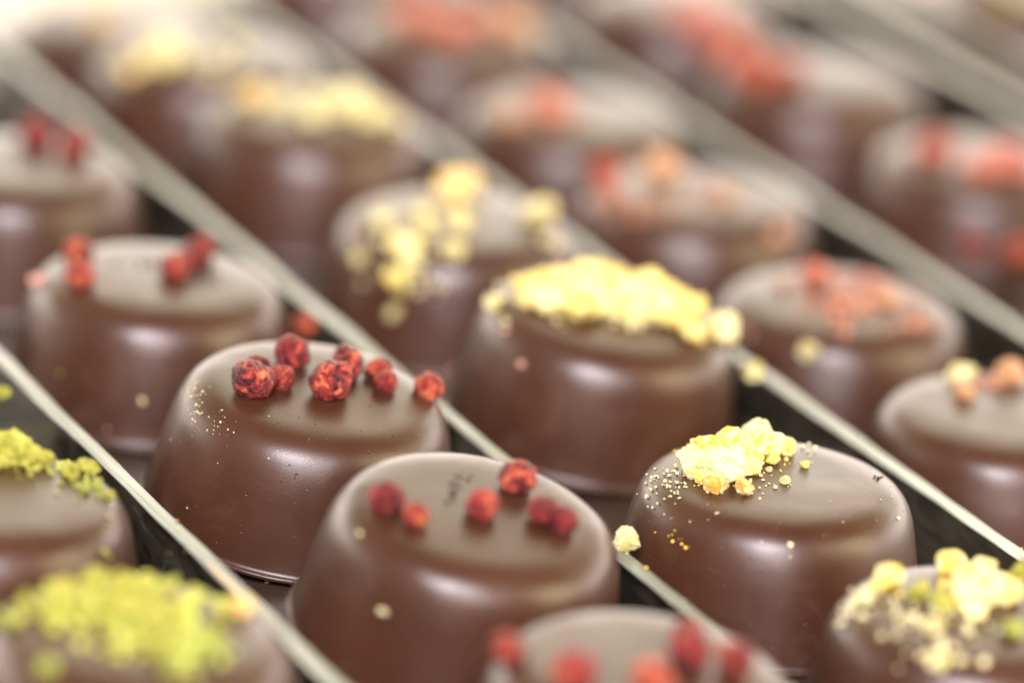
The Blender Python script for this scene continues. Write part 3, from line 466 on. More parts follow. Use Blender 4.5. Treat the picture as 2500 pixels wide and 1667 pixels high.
 'pistachio_edge': [(0.65,0.84,1.32,0.022,4),(0.2,0.75,1.36,0.013,4),(0.28,0.73,1.36,0.022,4),(0.68,0.5,1.35,0.011,4),(0.41,0.88,1.34,0.013,4),(0.37,0.87,1.34,0.017,4),(0.13,0.6,1.36,0.017,4),(0.15,0.89,1.34,0.011,4),(0.28,0.65,1.36,0.013,4),(0.28,0.92,1.34,0.013,4),(-0.1,0.83,1.35,0.013,4),(0.37,0.78,1.35,0.011,4),(0.09,0.88,1.35,0.017,4),(0.11,0.71,1.37,0.028,4),(0.58,0.84,1.33,0.017,4),(0.32,0.5,1.37,0.022,4),(0.23,0.33,1.36,0.011,4),(0.58,0.87,1.32,0.017,4),(0.22,0.74,1.36,0.022,4),(0.52,0.73,1.35,0.013,4),(0.3,0.47,1.36,0.011,4),(0.41,0.6,1.36,0.013,4),(0.4,0.6,1.36,0.011,4),(0.18,0.52,1.37,0.017,4),(0.43,0.83,1.35,0.028,4),(0.38,0.52,1.37,0.022,4),(0.13,0.59,1.36,0.011,4),(0.5,0.51,1.36,0.013,4),(0.23,0.61,1.36,0.013,4),(0.68,0.66,1.34,0.013,4),(0.2,0.47,1.36,0.011,4),(0.52,0.45,1.37,0.022,4),(-0.04,0.56,1.37,0.022,4),(-0.05,0.82,1.36,0.028,4),(0.38,0.72,1.35,0.011,4),(0.38,0.62,1.36,0.017,4),(0.5,0.47,1.36,0.022,4),(0.07,0.53,1.37,0.017,4),(0.33,0.71,1.36,0.028,4),(0.62,0.88,1.32,0.028,4),(0.56,0.66,1.36,0.022,4),(0.5,0.48,1.36,0.013,4),(0.32,0.39,1.36,0.013,4),(0.17,0.8,1.36,0.028,4),(0.44,0.19,1.36,0.011,4),(0.25,0.62,1.37,0.022,4),(0.32,0.71,1.36,0.022,4),(0.62,0.62,1.35,0.017,4),(0.62,0.69,1.35,0.028,4),(0.14,0.67,1.36,0.011,4),(0.33,0.39,1.36,0.013,4),(0.02,0.76,1.37,0.028,4),(0.38,0.73,1.36,0.028,4),(0.59,0.75,1.35,0.028,4),(0.45,0.97,1.31,0.011,4),(0.45,0.94,1.33,0.028,4),(0.48,0.73,1.36,0.028,4),(0.13,0.53,1.36,0.011,4),(0.2,0.84,1.35,0.011,4),(0.56,0.72,1.36,0.028,4),(0.03,0.51,1.37,0.022,4),(0.33,0.85,1.35,0.022,4),(0.22,0.46,1.36,0.013,4),(0.36,0.87,1.34,0.011,4),(0.05,0.74,1.37,0.028,4),(0.2,0.69,1.36,0.011,4),(0.58,0.58,1.36,0.022,4),(0.14,0.62,1.36,0.011,4),(0.25,0.31,1.36,0.01,5),(0.47,0.82,1.34,0.01,5),(0.71,0.37,1.36,0.02,5),(0.68,0.68,1.35,0.026,5),(0.49,0.54,1.37,0.025,5),(0.04,0.41,1.36,0.012,5),(0.16,0.78,1.36,0.026,5),(0.36,0.34,1.36,0.012,5),(0.74,0.56,1.34,0.01,5),(0.46,0.56,1.36,0.01,5),(0.44,0.71,1.36,0.02,5),(0.48,0.71,1.35,0.016,5),(0.63,0.25,1.37,0.025,5),(0.69,0.56,1.35,0.016,5),(0.67,0.55,1.36,0.02,5),(0.28,0.69,1.36,0.012,5),(0.36,0.51,1.37,0.025,5),(0.37,0.63,1.36,0.012,5),(0.48,0.72,1.36,0.026,5),(0.76,0.09,1.36,0.012,5),(0.54,0.46,1.36,0.02,5),(0.35,0.4,1.37,0.02,5),(0.28,0.28,1.36,0.01,5),(0.56,0.61,1.36,0.026,5),(0.62,0.54,1.36,0.02,5),(0.54,0.6,1.35,0.01,5),(0.43,0.76,1.35,0.012,5),(0.23,0.75,1.36,0.016,5),(0.63,0.6,1.35,0.01,5),(0.3,0.82,1.36,0.026,5),(0.36,0.43,1.36,0.01,5),(0.7,0.84,1.3,0.01,5),(0.89,0.45,1.33,0.012,5),(0.59,0.6,1.36,0.026,5),(0.38,0.52,1.36,0.012,5),(0.75,0.46,1.35,0.016,5),(0.38,0.76,1.35,0.012,5),(0.5,0.21,1.36,0.01,5),(0.52,0.5,1.36,0.016,5),(0.64,0.7,1.34,0.016,5),(0.41,0.62,1.36,0.026,5),(0.41,0.53,1.36,0.016,5),(0.88,0.29,1.35,0.019,5),(0.96,0.54,1.3,0.024,5),(0.82,-0.08,1.36,0.019,5),(0.84,0.34,1.35,0.023,5),(0.81,0.19,1.37,0.03,5),(0.91,0.46,1.33,0.019,5),(1.12,0.31,1.27,0.014,5),(0.96,0.17,1.34,0.019,5),(0.94,0.28,1.34,0.023,5),(0.9,0.32,1.34,0.014,5),(0.79,0.28,1.35,0.012,5),(0.82,0.25,1.35,0.014,5),(0.85,0.24,1.35,0.019,5),(0.77,0.38,1.35,0.012,5),(0.93,0.56,1.3,0.014,5),(0.73,0.32,1.35,0.012,5),(0.96,0.24,1.33,0.014,5),(0.82,0.44,1.34,0.014,5),(0.63,0.01,1.37,0.023,5),(0.92,0.54,1.32,0.019,5),(0.84,0.24,1.36,0.023,5),(0.85,0.21,1.36,0.03,5),(0.84,0.06,1.36,0.019,5),(1.0,0.14,1.33,0.019,5),(0.94,0.34,1.34,0.023,5),(0.88,0.24,1.35,0.023,5),(0.92,0.17,1.34,0.014,5),(0.95,0.48,1.33,0.031,5),(0.76,0.25,1.36,0.023,5),(0.98,0.31,1.34,0.03,5),(0.85,0.36,1.36,0.03,5),(0.87,0.3,1.35,0.023,5),(0.99,0.1,1.34,0.023,5),(0.81,0.23,1.35,0.012,5),(0.79,0.31,1.35,0.012,5),(0.83,0.52,1.34,0.024,5),(0.86,0.45,1.34,0.023,5),(0.81,0.24,1.35,0.014,5),(0.92,0.32,1.34,0.014,5),(0.83,0.56,1.33,0.014,5),(0.87,0.32,1.34,0.012,5),(0.86,0.24,1.35,0.012,5),(1.15,-0.6,1.1,0.027,5),(1.1,-0.5,1.21,0.011,5),(1.21,-0.55,0.96,0.013,5),(1.14,-0.6,1.1,0.017,5),(1.13,-0.22,1.28,0.021,5),(1.12,-0.4,1.24,0.013,5),(1.16,-0.26,1.24,0.013,5),(1.09,0.05,1.3,0.017,5),(1.13,-0.62,1.11,0.027,5),(1.18,-0.57,1.04,0.021,5),(1.02,0.06,1.32,0.011,5),(1.04,0.15,1.32,0.013,5),(0.11,0.59,1.37,0.026,5),(0.31,0.94,1.34,0.02,5),(0.17,1.03,1.32,0.012,5),(0.2,1.03,1.32,0.01,5)],
 'pistachio_heap': [(-0.41,0.84,1.35,0.028,4),(0.4,0.63,1.4,0.072,4),(-0.43,-0.02,1.41,0.071,4),(-0.3,0.46,1.38,0.028,4),(-0.39,0.36,1.41,0.071,4),(0.18,0.5,1.38,0.033,4),(-0.78,0.41,1.36,0.027,4),(-0.02,0.28,1.4,0.055,4),(-0.85,0.1,1.39,0.071,4),(-0.19,0.17,1.39,0.044,4),(0.18,0.01,1.4,0.054,4),(0.05,-0.18,1.38,0.032,4),(-0.62,0.02,1.37,0.027,4),(-0.23,0.26,1.39,0.044,4),(-0.84,0.14,1.38,0.044,4),(-0.58,0.68,1.36,0.033,4),(-0.54,0.21,1.37,0.027,4),(-0.18,0.29,1.4,0.055,4),(-0.44,0.3,1.38,0.033,4),(-0.24,-0.17,1.38,0.032,4),(-0.76,0.48,1.36,0.028,4),(0.18,0.96,1.37,0.056,4),(-0.23,-0.04,1.41,0.071,4),(0.33,0.15,1.4,0.055,4),(-0.7,0.32,1.4,0.071,4),(0.38,0.38,1.4,0.071,4),(-0.27,-0.15,1.39,0.043,4),(-0.41,0.08,1.39,0.044,4),(-0.23,0.33,1.41,0.071,4),(0.11,0.15,1.38,0.027,4),(0.27,0.23,1.38,0.033,4),(-0.44,0.25,1.39,0.055,4),(-0.08,0.41,1.38,0.033,4),(-0.23,0.24,1.39,0.044,4),(-0.42,-0.13,1.38,0.033,4),(0.4,0.23,1.4,0.071,4),(0.05,0.11,1.39,0.044,4),(-0.19,-0.65,1.38,0.043,4),(-0.58,0.32,1.39,0.055,4),(-0.73,0.28,1.37,0.033,4),(0.27,0.25,1.38,0.033,4),(-0.88,0.46,1.35,0.033,4),(-0.48,0.27,1.38,0.027,4),(0.34,0.89,1.36,0.044,4),(-0.63,0.17,1.38,0.044,4),(0.1,0.29,1.41,0.071,4),(-0.21,0.7,1.37,0.033,4),(-0.14,0.04,1.39,0.044,4),(-0.33,0.3,1.38,0.033,4),(-0.28,0.16,1.39,0.044,4),(-0.44,0.88,1.38,0.072,4),(-0.82,0.65,1.36,0.072,4),(0.06,0.44,1.38,0.033,4),(0.42,0.26,1.38,0.033,4),(-0.1,-0.7,1.4,0.069,4),(-0.1,-0.34,1.39,0.043,4),(-0.3,0.09,1.38,0.033,4),(-0.17,0.02,1.41,0.071,4),(-0.17,0.45,1.39,0.055,4),(-0.38,0.48,1.4,0.072,4),(-0.48,0.46,1.38,0.033,4),(-0.3,-0.07,1.38,0.027,4),(-0.14,0.08,1.38,0.033,4),(0.5,0.7,1.37,0.033,4),(-0.59,0.31,1.38,0.044,4),(0.21,0.1,1.39,0.044,4),(0.63,0.5,1.36,0.028,4),(-0.18,-0.05,1.4,0.054,4),(-0.29,0.69,1.39,0.055,4),(-0.69,-0.25,1.4,0.07,4),(-0.53,0.41,1.37,0.027,4),(-0.06,0.03,1.41,0.071,4),(-0.3,-0.57,1.39,0.054,4),(-0.07,0.98,1.38,0.072,4),(0.13,0.42,1.38,0.027,4),(0.08,0.14,1.38,0.027,4),(-0.24,0.08,1.39,0.044,4),(0.69,0.66,1.38,0.072,4),(-0.22,0.19,1.39,0.044,4),(-0.51,0.16,1.37,0.027,4),(-0.11,-0.45,1.41,0.07,4),(-0.05,0.12,1.38,0.033,4),(0.07,-0.09,1.41,0.071,4),(-0.48,-0.24,1.38,0.032,4),(0.29,0.57,1.4,0.072,4),(-0.32,-0.14,1.38,0.027,4),(-0.8,-0.01,1.38,0.054,4),(-0.85,0.19,1.38,0.055,4),(0.06,0.42,1.39,0.044,4),(-0.01,-0.29,1.41,0.07,4),(-0.18,0.1,1.38,0.027,4),(0.41,0.12,1.39,0.055,4),(0.66,-0.03,1.37,0.027,4),(-0.13,0.12,1.38,0.033,4),(0.16,0.45,1.37,0.027,4),(0.17,0.2,1.38,0.027,4),(-0.66,0.07,1.37,0.027,4),(-0.52,0.52,1.37,0.028,4),(-0.3,0.24,1.41,0.071,4),(-0.22,0.65,1.4,0.072,4),(-0.08,0.46,1.38,0.033,4),(-0.07,0.62,1.39,0.055,4),(-0.81,0.32,1.39,0.071,4),(0.21,0.37,1.39,0.044,4),(0.25,0.39,1.4,0.071,4),(0.33,0.46,1.38,0.033,4),(0.02,-0.26,1.39,0.043,4),(0.33,-0.12,1.38,0.033,4),(-0.8,0.01,1.37,0.027,4),(-0.05,0.68,1.38,0.033,4),(-0.01,0.25,1.41,0.071,4),(-0.02,0.05,1.38,0.033,4),(-0.41,0.72,1.37,0.033,4),(-0.05,0.32,1.39,0.044,4),(-0.28,0.69,1.37,0.028,4),(-0.15,0.18,1.38,0.033,4),(-0.5,-0.17,1.4,0.054,4),(-0.45,-0.49,1.39,0.054,4),(0.6,0.52,1.4,0.072,4),(0.07,0.71,1.38,0.044,4),(-0.33,0.18,1.38,0.027,4),(-0.05,0.15,1.39,0.044,4),(-0.75,0.16,1.38,0.044,4),(-0.16,0.37,1.4,0.055,4),(-1.01,-0.04,1.37,0.071,4),(-0.79,0.55,1.37,0.055,4),(-0.16,-0.22,1.4,0.054,4),(-0.4,0.16,1.41,0.071,4),(-0.18,0.91,1.35,0.028,4),(-0.03,0.77,1.39,0.055,4),(-0.36,0.33,1.39,0.044,4),(-0.05,0.09,1.4,0.054,4),(-0.23,0.37,1.38,0.033,4),(-0.17,1.0,1.34,0.028,4),(-0.41,0.58,1.37,0.028,4),(-0.36,0.24,1.38,0.033,4),(0.28,0.68,1.38,0.044,4),(0.14,0.26,1.41,0.071,4),(-0.26,0.12,1.38,0.027,4),(-0.58,0.47,1.37,0.028,4),(-0.31,0.57,1.39,0.055,4),(-0.19,0.64,1.38,0.044,4),(-0.43,-0.01,1.38,0.033,4),(0.31,0.4,1.41,0.071,4),(0.0,0.45,1.37,0.027,4),(-0.13,0.05,1.38,0.027,4),(0.08,0.58,1.38,0.033,4),(-0.19,0.41,1.39,0.055,4),(-0.56,0.4,1.37,0.027,4),(-0.04,0.43,1.39,0.055,4),(0.42,0.66,1.4,0.072,4),(-0.12,0.48,1.41,0.072,4),(-0.29,0.41,1.41,0.071,4),(-0.17,0.31,1.38,0.027,4),(0.13,0.32,1.4,0.055,4),(0.5,-0.03,1.38,0.027,4),(-0.24,-0.05,1.39,0.043,4),(-0.49,0.51,1.38,0.033,4),(0.03,0.52,1.38,0.033,4),(-0.5,0.49,1.37,0.028,4),(0.1,0.67,1.38,0.033,4),(-0.09,0.79,1.38,0.044,4),(0.56,-0.22,1.39,0.05,5),(0.25,0.03,1.4,0.066,5),(0.42,-0.71,1.38,0.04,5),(0.81,-0.36,1.37,0.04,5),(0.36,-0.22,1.38,0.04,5),(0.48,-0.31,1.37,0.025,5),(0.49,-0.4,1.39,0.05,5),(0.28,-0.11,1.4,0.066,5),(0.46,-0.28,1.4,0.066,5),(0.32,-0.4,1.4,0.065,5),(0.49,-0.36,1.37,0.025,5),(0.23,-0.33,1.37,0.025,5),(0.44,-0.66,1.36,0.025,5),(0.44,-0.08,1.37,0.025,5),(0.64,-0.41,1.38,0.05,5),(0.52,-0.88,1.35,0.05,5),(0.44,-0.0,1.38,0.03,5),(0.24,-0.21,1.41,0.066,5),(0.08,-0.57,1.39,0.05,5),(0.42,-0.36,1.37,0.025,5),(0.38,-0.07,1.4,0.066,5),(0.05,-0.59,1.37,0.03,5),(0.47,-0.18,1.38,0.04,5),(0.4,-0.4,1.39,0.05,5),(0.3,-0.5,1.4,0.065,5),(0.7,-0.38,1.36,0.025,5),(0.45,-0.6,1.4,0.065,5),(0.23,-0.17,1.38,0.025,5),(0.47,-0.2,1.4,0.066,5),(0.21,-0.33,1.38,0.03,5),(0.4,0.16,1.37,0.025,5),(0.21,-0.42,1.4,0.065,5),(0.59,-0.51,1.38,0.04,5),(-0.04,-0.27,1.4,0.05,5),(0.34,-0.34,1.39,0.05,5),(0.58,-0.23,1.39,0.05,5),(0.56,-0.58,1.38,0.05,5),(0.36,-0.17,1.38,0.03,5),(0.21,0.06,1.39,0.041,5),(0.42,-0.68,1.36,0.025,5),(0.26,0.01,1.39,0.041,5),(0.41,-0.41,1.4,0.065,5),(0.65,-0.3,1.4,0.065,5),(0.3,0.08,1.41,0.066,5),(0.2,-0.38,1.4,0.065,5),(0.73,-0.58,1.38,0.065,5),(0.43,-0.83,1.38,0.065,5),(0.47,-0.01,1.38,0.041,5),(0.17,-0.6,1.4,0.065,5),(0.47,-0.43,1.37,0.025,5),(0.33,-0.11,1.38,0.025,5),(0.24,-0.05,1.38,0.025,5),(0.41,-0.81,1.36,0.03,5),(0.26,-0.51,1.38,0.03,5),(0.42,-0.27,1.38,0.03,5),(0.38,0.15,1.38,0.041,5),(0.46,-0.3,1.39,0.05,5),(0.38,-0.04,1.37,0.025,5),(0.16,-0.3,1.39,0.04,5),(0.14,-0.01,1.38,0.03,5),(0.43,-0.23,1.38,0.03,5),(0.21,-0.52,1.38,0.04,5),(0.47,-0.49,1.39,0.05,5),(0.59,-0.21,1.38,0.03,5),(0.33,-0.3,1.38,0.03,5),(0.39,-0.47,1.37,0.025,5),(0.13,-0.23,1.4,0.066,5),(0.4,-0.81,1.36,0.04,5),(0.12,-0.41,1.38,0.025,5),(0.6,-0.37,1.39,0.05,5),(0.34,-0.35,1.4,0.065,5),(0.42,-0.17,1.4,0.066,5),(0.52,-0.32,1.37,0.025,5),(0.47,-0.04,1.38,0.025,5),(0.21,-0.02,1.38,0.025,5),(0.71,-0.14,1.38,0.04,5),(0.52,-0.02,1.4,0.066,5),(0.45,-0.54,1.37,0.025,5),(0.53,-0.4,1.37,0.03,5),(0.25,-0.44,1.38,0.04,5),(0.53,-0.44,1.37,0.025,5),(0.19,-0.05,1.39,0.051,5),(0.61,-0.28,1.4,0.066,5),(0.41,-0.36,1.39,0.05,5),(0.38,-0.63,1.4,0.065,5),(0.5,-0.7,1.36,0.025,5),(0.22,-0.14,1.39,0.051,5),(0.24,-0.36,1.38,0.03,5),(0.42,-0.45,1.39,0.05,5),(0.51,-0.12,1.37,0.025,5),(-0.81,0.42,1.36,0.026,5),(-0.43,0.16,1.38,0.035,5),(-0.48,-0.07,1.37,0.022,5),(-0.73,0.52,1.37,0.044,5),(-0.56,0.09,1.38,0.044,5),(-0.74,0.22,1.37,0.035,5),(-0.22,0.05,1.38,0.035,5),(-0.67,0.25,1.37,0.026,5),(-1.02,0.28,1.32,0.026,5),(-0.38,0.24,1.38,0.035,5),(-0.79,0.27,1.37,0.035,5),(-0.84,0.24,1.37,0.044,5),(-0.67,-0.06,1.39,0.056,5),(-0.33,0.2,1.38,0.035,5),(-0.59,0.03,1.4,0.057,5),(-0.55,-0.08,1.38,0.043,5),(-0.89,0.49,1.36,0.057,5),(-0.79,-0.03,1.37,0.035,5),(-0.21,0.23,1.39,0.044,5),(-0.73,0.2,1.39,0.057,5),(-0.83,0.2,1.36,0.022,5),(-0.76,0.25,1.38,0.044,5),(-0.87,0.19,1.38,0.057,5),(-0.5,-0.06,1.37,0.026,5),(-0.62,0.04,1.38,0.044,5),(-0.27,0.17,1.38,0.035,5),(-0.31,0.18,1.38,0.035,5),(-0.2,0.6,1.37,0.026,5),(-0.93,0.02,1.36,0.035,5),(-0.67,0.04,1.38,0.035,5),(-0.2,0.25,1.37,0.022,5),(-0.74,-0.21,1.38,0.043,5),(-0.44,0.35,1.37,0.022,5),(-0.66,0.14,1.38,0.044,5),(-0.64,0.27,1.38,0.035,5),(-0.93,0.03,1.35,0.026,5),(-0.66,0.03,1.38,0.044,5),(-0.76,0.22,1.38,0.044,5),(-0.71,0.15,1.37,0.026,5),(-0.41,0.37,1.38,0.026,5),(-0.34,0.21,1.38,0.035,5),(-0.6,0.0,1.39,0.057,5),(-0.54,-0.08,1.37,0.026,5),(-0.8,0.44,1.35,0.022,5),(-0.88,0.16,1.35,0.022,5),(-0.85,0.13,1.36,0.026,5),(-0.56,0.39,1.39,0.057,5),(-0.84,0.22,1.37,0.044,5),(-1.0,0.27,1.34,0.044,5),(-1.09,0.29,1.32,0.057,5),(-0.61,0.08,1.37,0.022,5),(-0.72,0.02,1.38,0.044,5),(-0.7,0.19,1.38,0.044,5),(-0.58,0.23,1.38,0.044,5),(-0.9,0.15,1.38,0.057,5),(-0.49,0.11,1.39,0.044,5),(-0.41,0.27,1.38,0.035,5),(-0.29,0.54,1.38,0.035,5),(-0.79,-0.07,1.39,0.056,5),(-0.58,0.03,1.37,0.026,5),(-0.23,0.91,1.36,0.042,4),(-0.14,0.87,1.36,0.031,4),(-0.1,0.66,1.37,0.031,4),(-0.12,0.58,1.37,0.026,4),(-0.06,0.7,1.4,0.067,4),(-0.1,0.7,1.37,0.031,4),(0.36,0.6,1.38,0.041,4),(-0.25,0.71,1.4,0.067,4),(-0.31,0.67,1.37,0.031,4),(-0.38,0.89,1.35,0.031,4),(0.02,0.57,1.38,0.031,4),(-0.03,0.68,1.38,0.031,4),(-0.47,0.51,1.37,0.026,4),(-0.35,0.67,1.4,0.067,4),(0.04,0.92,1.35,0.026,4),(-0.28,0.6,1.38,0.041,4),(-0.49,0.56,1.38,0.051,4),(-0.02,0.76,1.38,0.041,4),(-0.54,0.78,1.37,0.052,4),(-0.26,0.58,1.4,0.067,4),(0.02,0.6,1.38,0.031,4),(-0.19,0.73,1.37,0.026,4),(-0.26,0.89,1.37,0.052,4),(-0.61,0.55,1.36,0.026,4),(-0.08,0.5,1.38,0.026,4),(0.04,0.46,1.38,0.041,4),(-0.14,0.71,1.39,0.052,4),(-0.2,0.93,1.36,0.042,4),(0.44,0.82,1.36,0.041,4),(-0.27,0.65,1.37,0.026,4),(0.41,0.61,1.38,0.041,4),(-0.08,0.89,1.36,0.026,4),(-0.15,0.87,1.39,0.067,4),(-0.07,0.94,1.36,0.042,4),(0.18,0.46,1.38,0.041,4),(-0.02,0.86,1.36,0.026,4),(-0.24,0.51,1.37,0.026,4),(-0.04,0.52,1.38,0.041,4),(-0.24,0.61,1.39,0.052,4),(-0.2,0.86,1.36,0.026,4),(-0.6,0.52,1.38,0.051,4),(-0.22,0.44,1.4,0.067,4),(0.04,0.6,1.39,0.051,4),(-0.42,0.45,1.37,0.026,4),(-0.19,0.63,1.4,0.067,4),(-0.02,0.59,1.37,0.026,4),(-0.3,0.39,1.38,0.031,4),(-0.24,0.75,1.37,0.031,4),(-0.46,0.62,1.4,0.067,4),(0.03,0.84,1.39,0.067,4),(-0.54,0.64,1.39,0.067,4),(-0.19,1.02,1.33,0.026,4),(-0.35,0.52,1.39,0.051,4),(-0.24,0.6,1.37,0.031,4),(0.16,0.99,1.34,0.026,4),(0.08,0.3,1.39,0.041,4),(-0.51,0.41,1.4,0.067,4),(-0.1,0.62,1.39,0.052,4),(-0.17,0.8,1.39,0.067,4),(-0.29,0.94,1.36,0.052,4),(-0.33,0.66,1.38,0.041,4),(-0.18,0.56,1.37,0.026,4),(-0.32,0.66,1.4,0.067,4),(-0.45,0.4,1.4,0.067,4),(-0.33,0.65,1.4,0.067,4),(-0.21,0.72,1.39,0.052,4),(0.11,0.44,1.38,0.031,4),(-0.43,0.33,1.4,0.067,4),(-0.2,0.88,1.38,0.067,4),(-0.23,1.04,1.33,0.031,4),(0.1,0.85,1.39,0.067,4),(-0.34,0.74,1.38,0.041,4),(0.01,0.58,1.38,0.031,4),(-0.18,0.92,1.36,0.031,4),(0.41,0.13,1.38,0.027,5),(0.37,-0.31,1.38,0.032,5),(0.22,0.3,1.4,0.055,5),(0.29,0.12,1.41,0.071,5),(0.29,-0.45,1.37,0.027,5),(0.06,-0.18,1.4,0.054,5),(-0.0,-0.2,1.41,0.07,5),(0.48,-0.3,1.39,0.054,5),(-0.05,-0.02,1.39,0.043,5),(0.33,0.1,1.41,0.071,5),(-0.25,-0.43,1.39,0.043,5),(0.12,0.37,1.38,0.027,5),(0.05,-0.22,1.41,0.07,5),(-0.01,0.2,1.38,0.027,5),(-0.12,0.36,1.39,0.044,5),(0.27,-0.2,1.38,0.032,5),(0.31,-0.01,1.39,0.043,5),(0.05,0.34,1.39,0.044,5),(0.12,-0.1,1.41,0.07,5),(0.39,0.27,1.38,0.044,5),(-0.05,0.14,1.38,0.027,5),(0.04,0.51,1.38,0.033,5),(0.21,0.36,1.39,0.044,5),(0.26,0.33,1.38,0.033,5),(0.18,0.01,1.38,0.027,5),(-0.14,-0.14,1.4,0.054,5),(0.1,-0.11,1.38,0.027,5),(0.03,-0.05,1.41,0.071,5),(0.06,0.7,1.4,0.072,5),(-0.09,0.04,1.41,0.071,5),(-0.1,0.03,1.39,0.044,5),(0.31,-0.42,1.4,0.07,5),(-0.26,0.02,1.4,0.054,5),(-0.07,-0.01,1.38,0.027,5),(0.36,0.19,1.38,0.033,5),(0.08,-0.17,1.38,0.027,5),(0.17,-0.09,1.38,0.027,5),(0.14,-0.21,1.4,0.054,5),(0.03,0.01,1.39,0.044,5),(0.2,0.13,1.39,0.044,5),(0.11,0.16,1.38,0.033,5),(-0.02,0.25,1.38,0.033,5),(-0.03,-0.44,1.39,0.043,5),(-0.02,-0.11,1.41,0.07,5),(0.01,-0.33,1.4,0.054,5),(-0.17,0.06,1.41,0.071,5),(-0.2,-0.44,1.38,0.027,5),(-0.07,-0.3,1.39,0.043,5),(-0.28,0.19,1.4,0.055,5),(0.0,-0.2,1.39,0.043,5),(0.06,-0.19,1.4,0.054,5),(0.32,-0.1,1.39,0.043,5),(0.02,0.23,1.41,0.071,5),(0.32,0.06,1.39,0.044,5),(0.1,0.08,1.38,0.033,5),(0.24,0.28,1.41,0.071,5),(-0.02,0.19,1.39,0.044,5),(0.3,0.07,1.4,0.054,5),(0.22,-0.32,1.4,0.054,5),(0.02,0.06,1.39,0.044,5),(0.04,0.08,1.4,0.054,5),(0.01,0.24,1.41,0.071,5),(0.35,-0.36,1.4,0.07,5),(0.04,-0.01,1.4,0.054,5),(0.05,-0.1,1.38,0.027,5),(0.15,0.18,1.4,0.055,5),(-0.02,-0.16,1.39,0.043,5),(0.38,-0.21,1.4,0.054,5),(0.09,-0.15,1.38,0.027,5),(-0.22,0.05,1.41,0.071,5),(-0.24,-0.15,1.39,0.043,5),(0.31,0.22,1.39,0.044,5),(-0.02,0.06,1.39,0.044,5),(0.03,0.25,1.38,0.033,5),(-0.03,-0.02,1.41,0.071,5),(0.07,0.12,1.41,0.071,5),(-0.02,-0.14,1.41,0.07,5),(0.26,-0.17,1.41,0.07,5),(0.03,-0.34,1.4,0.054,5),(0.32,0.19,1.38,0.033,5)],
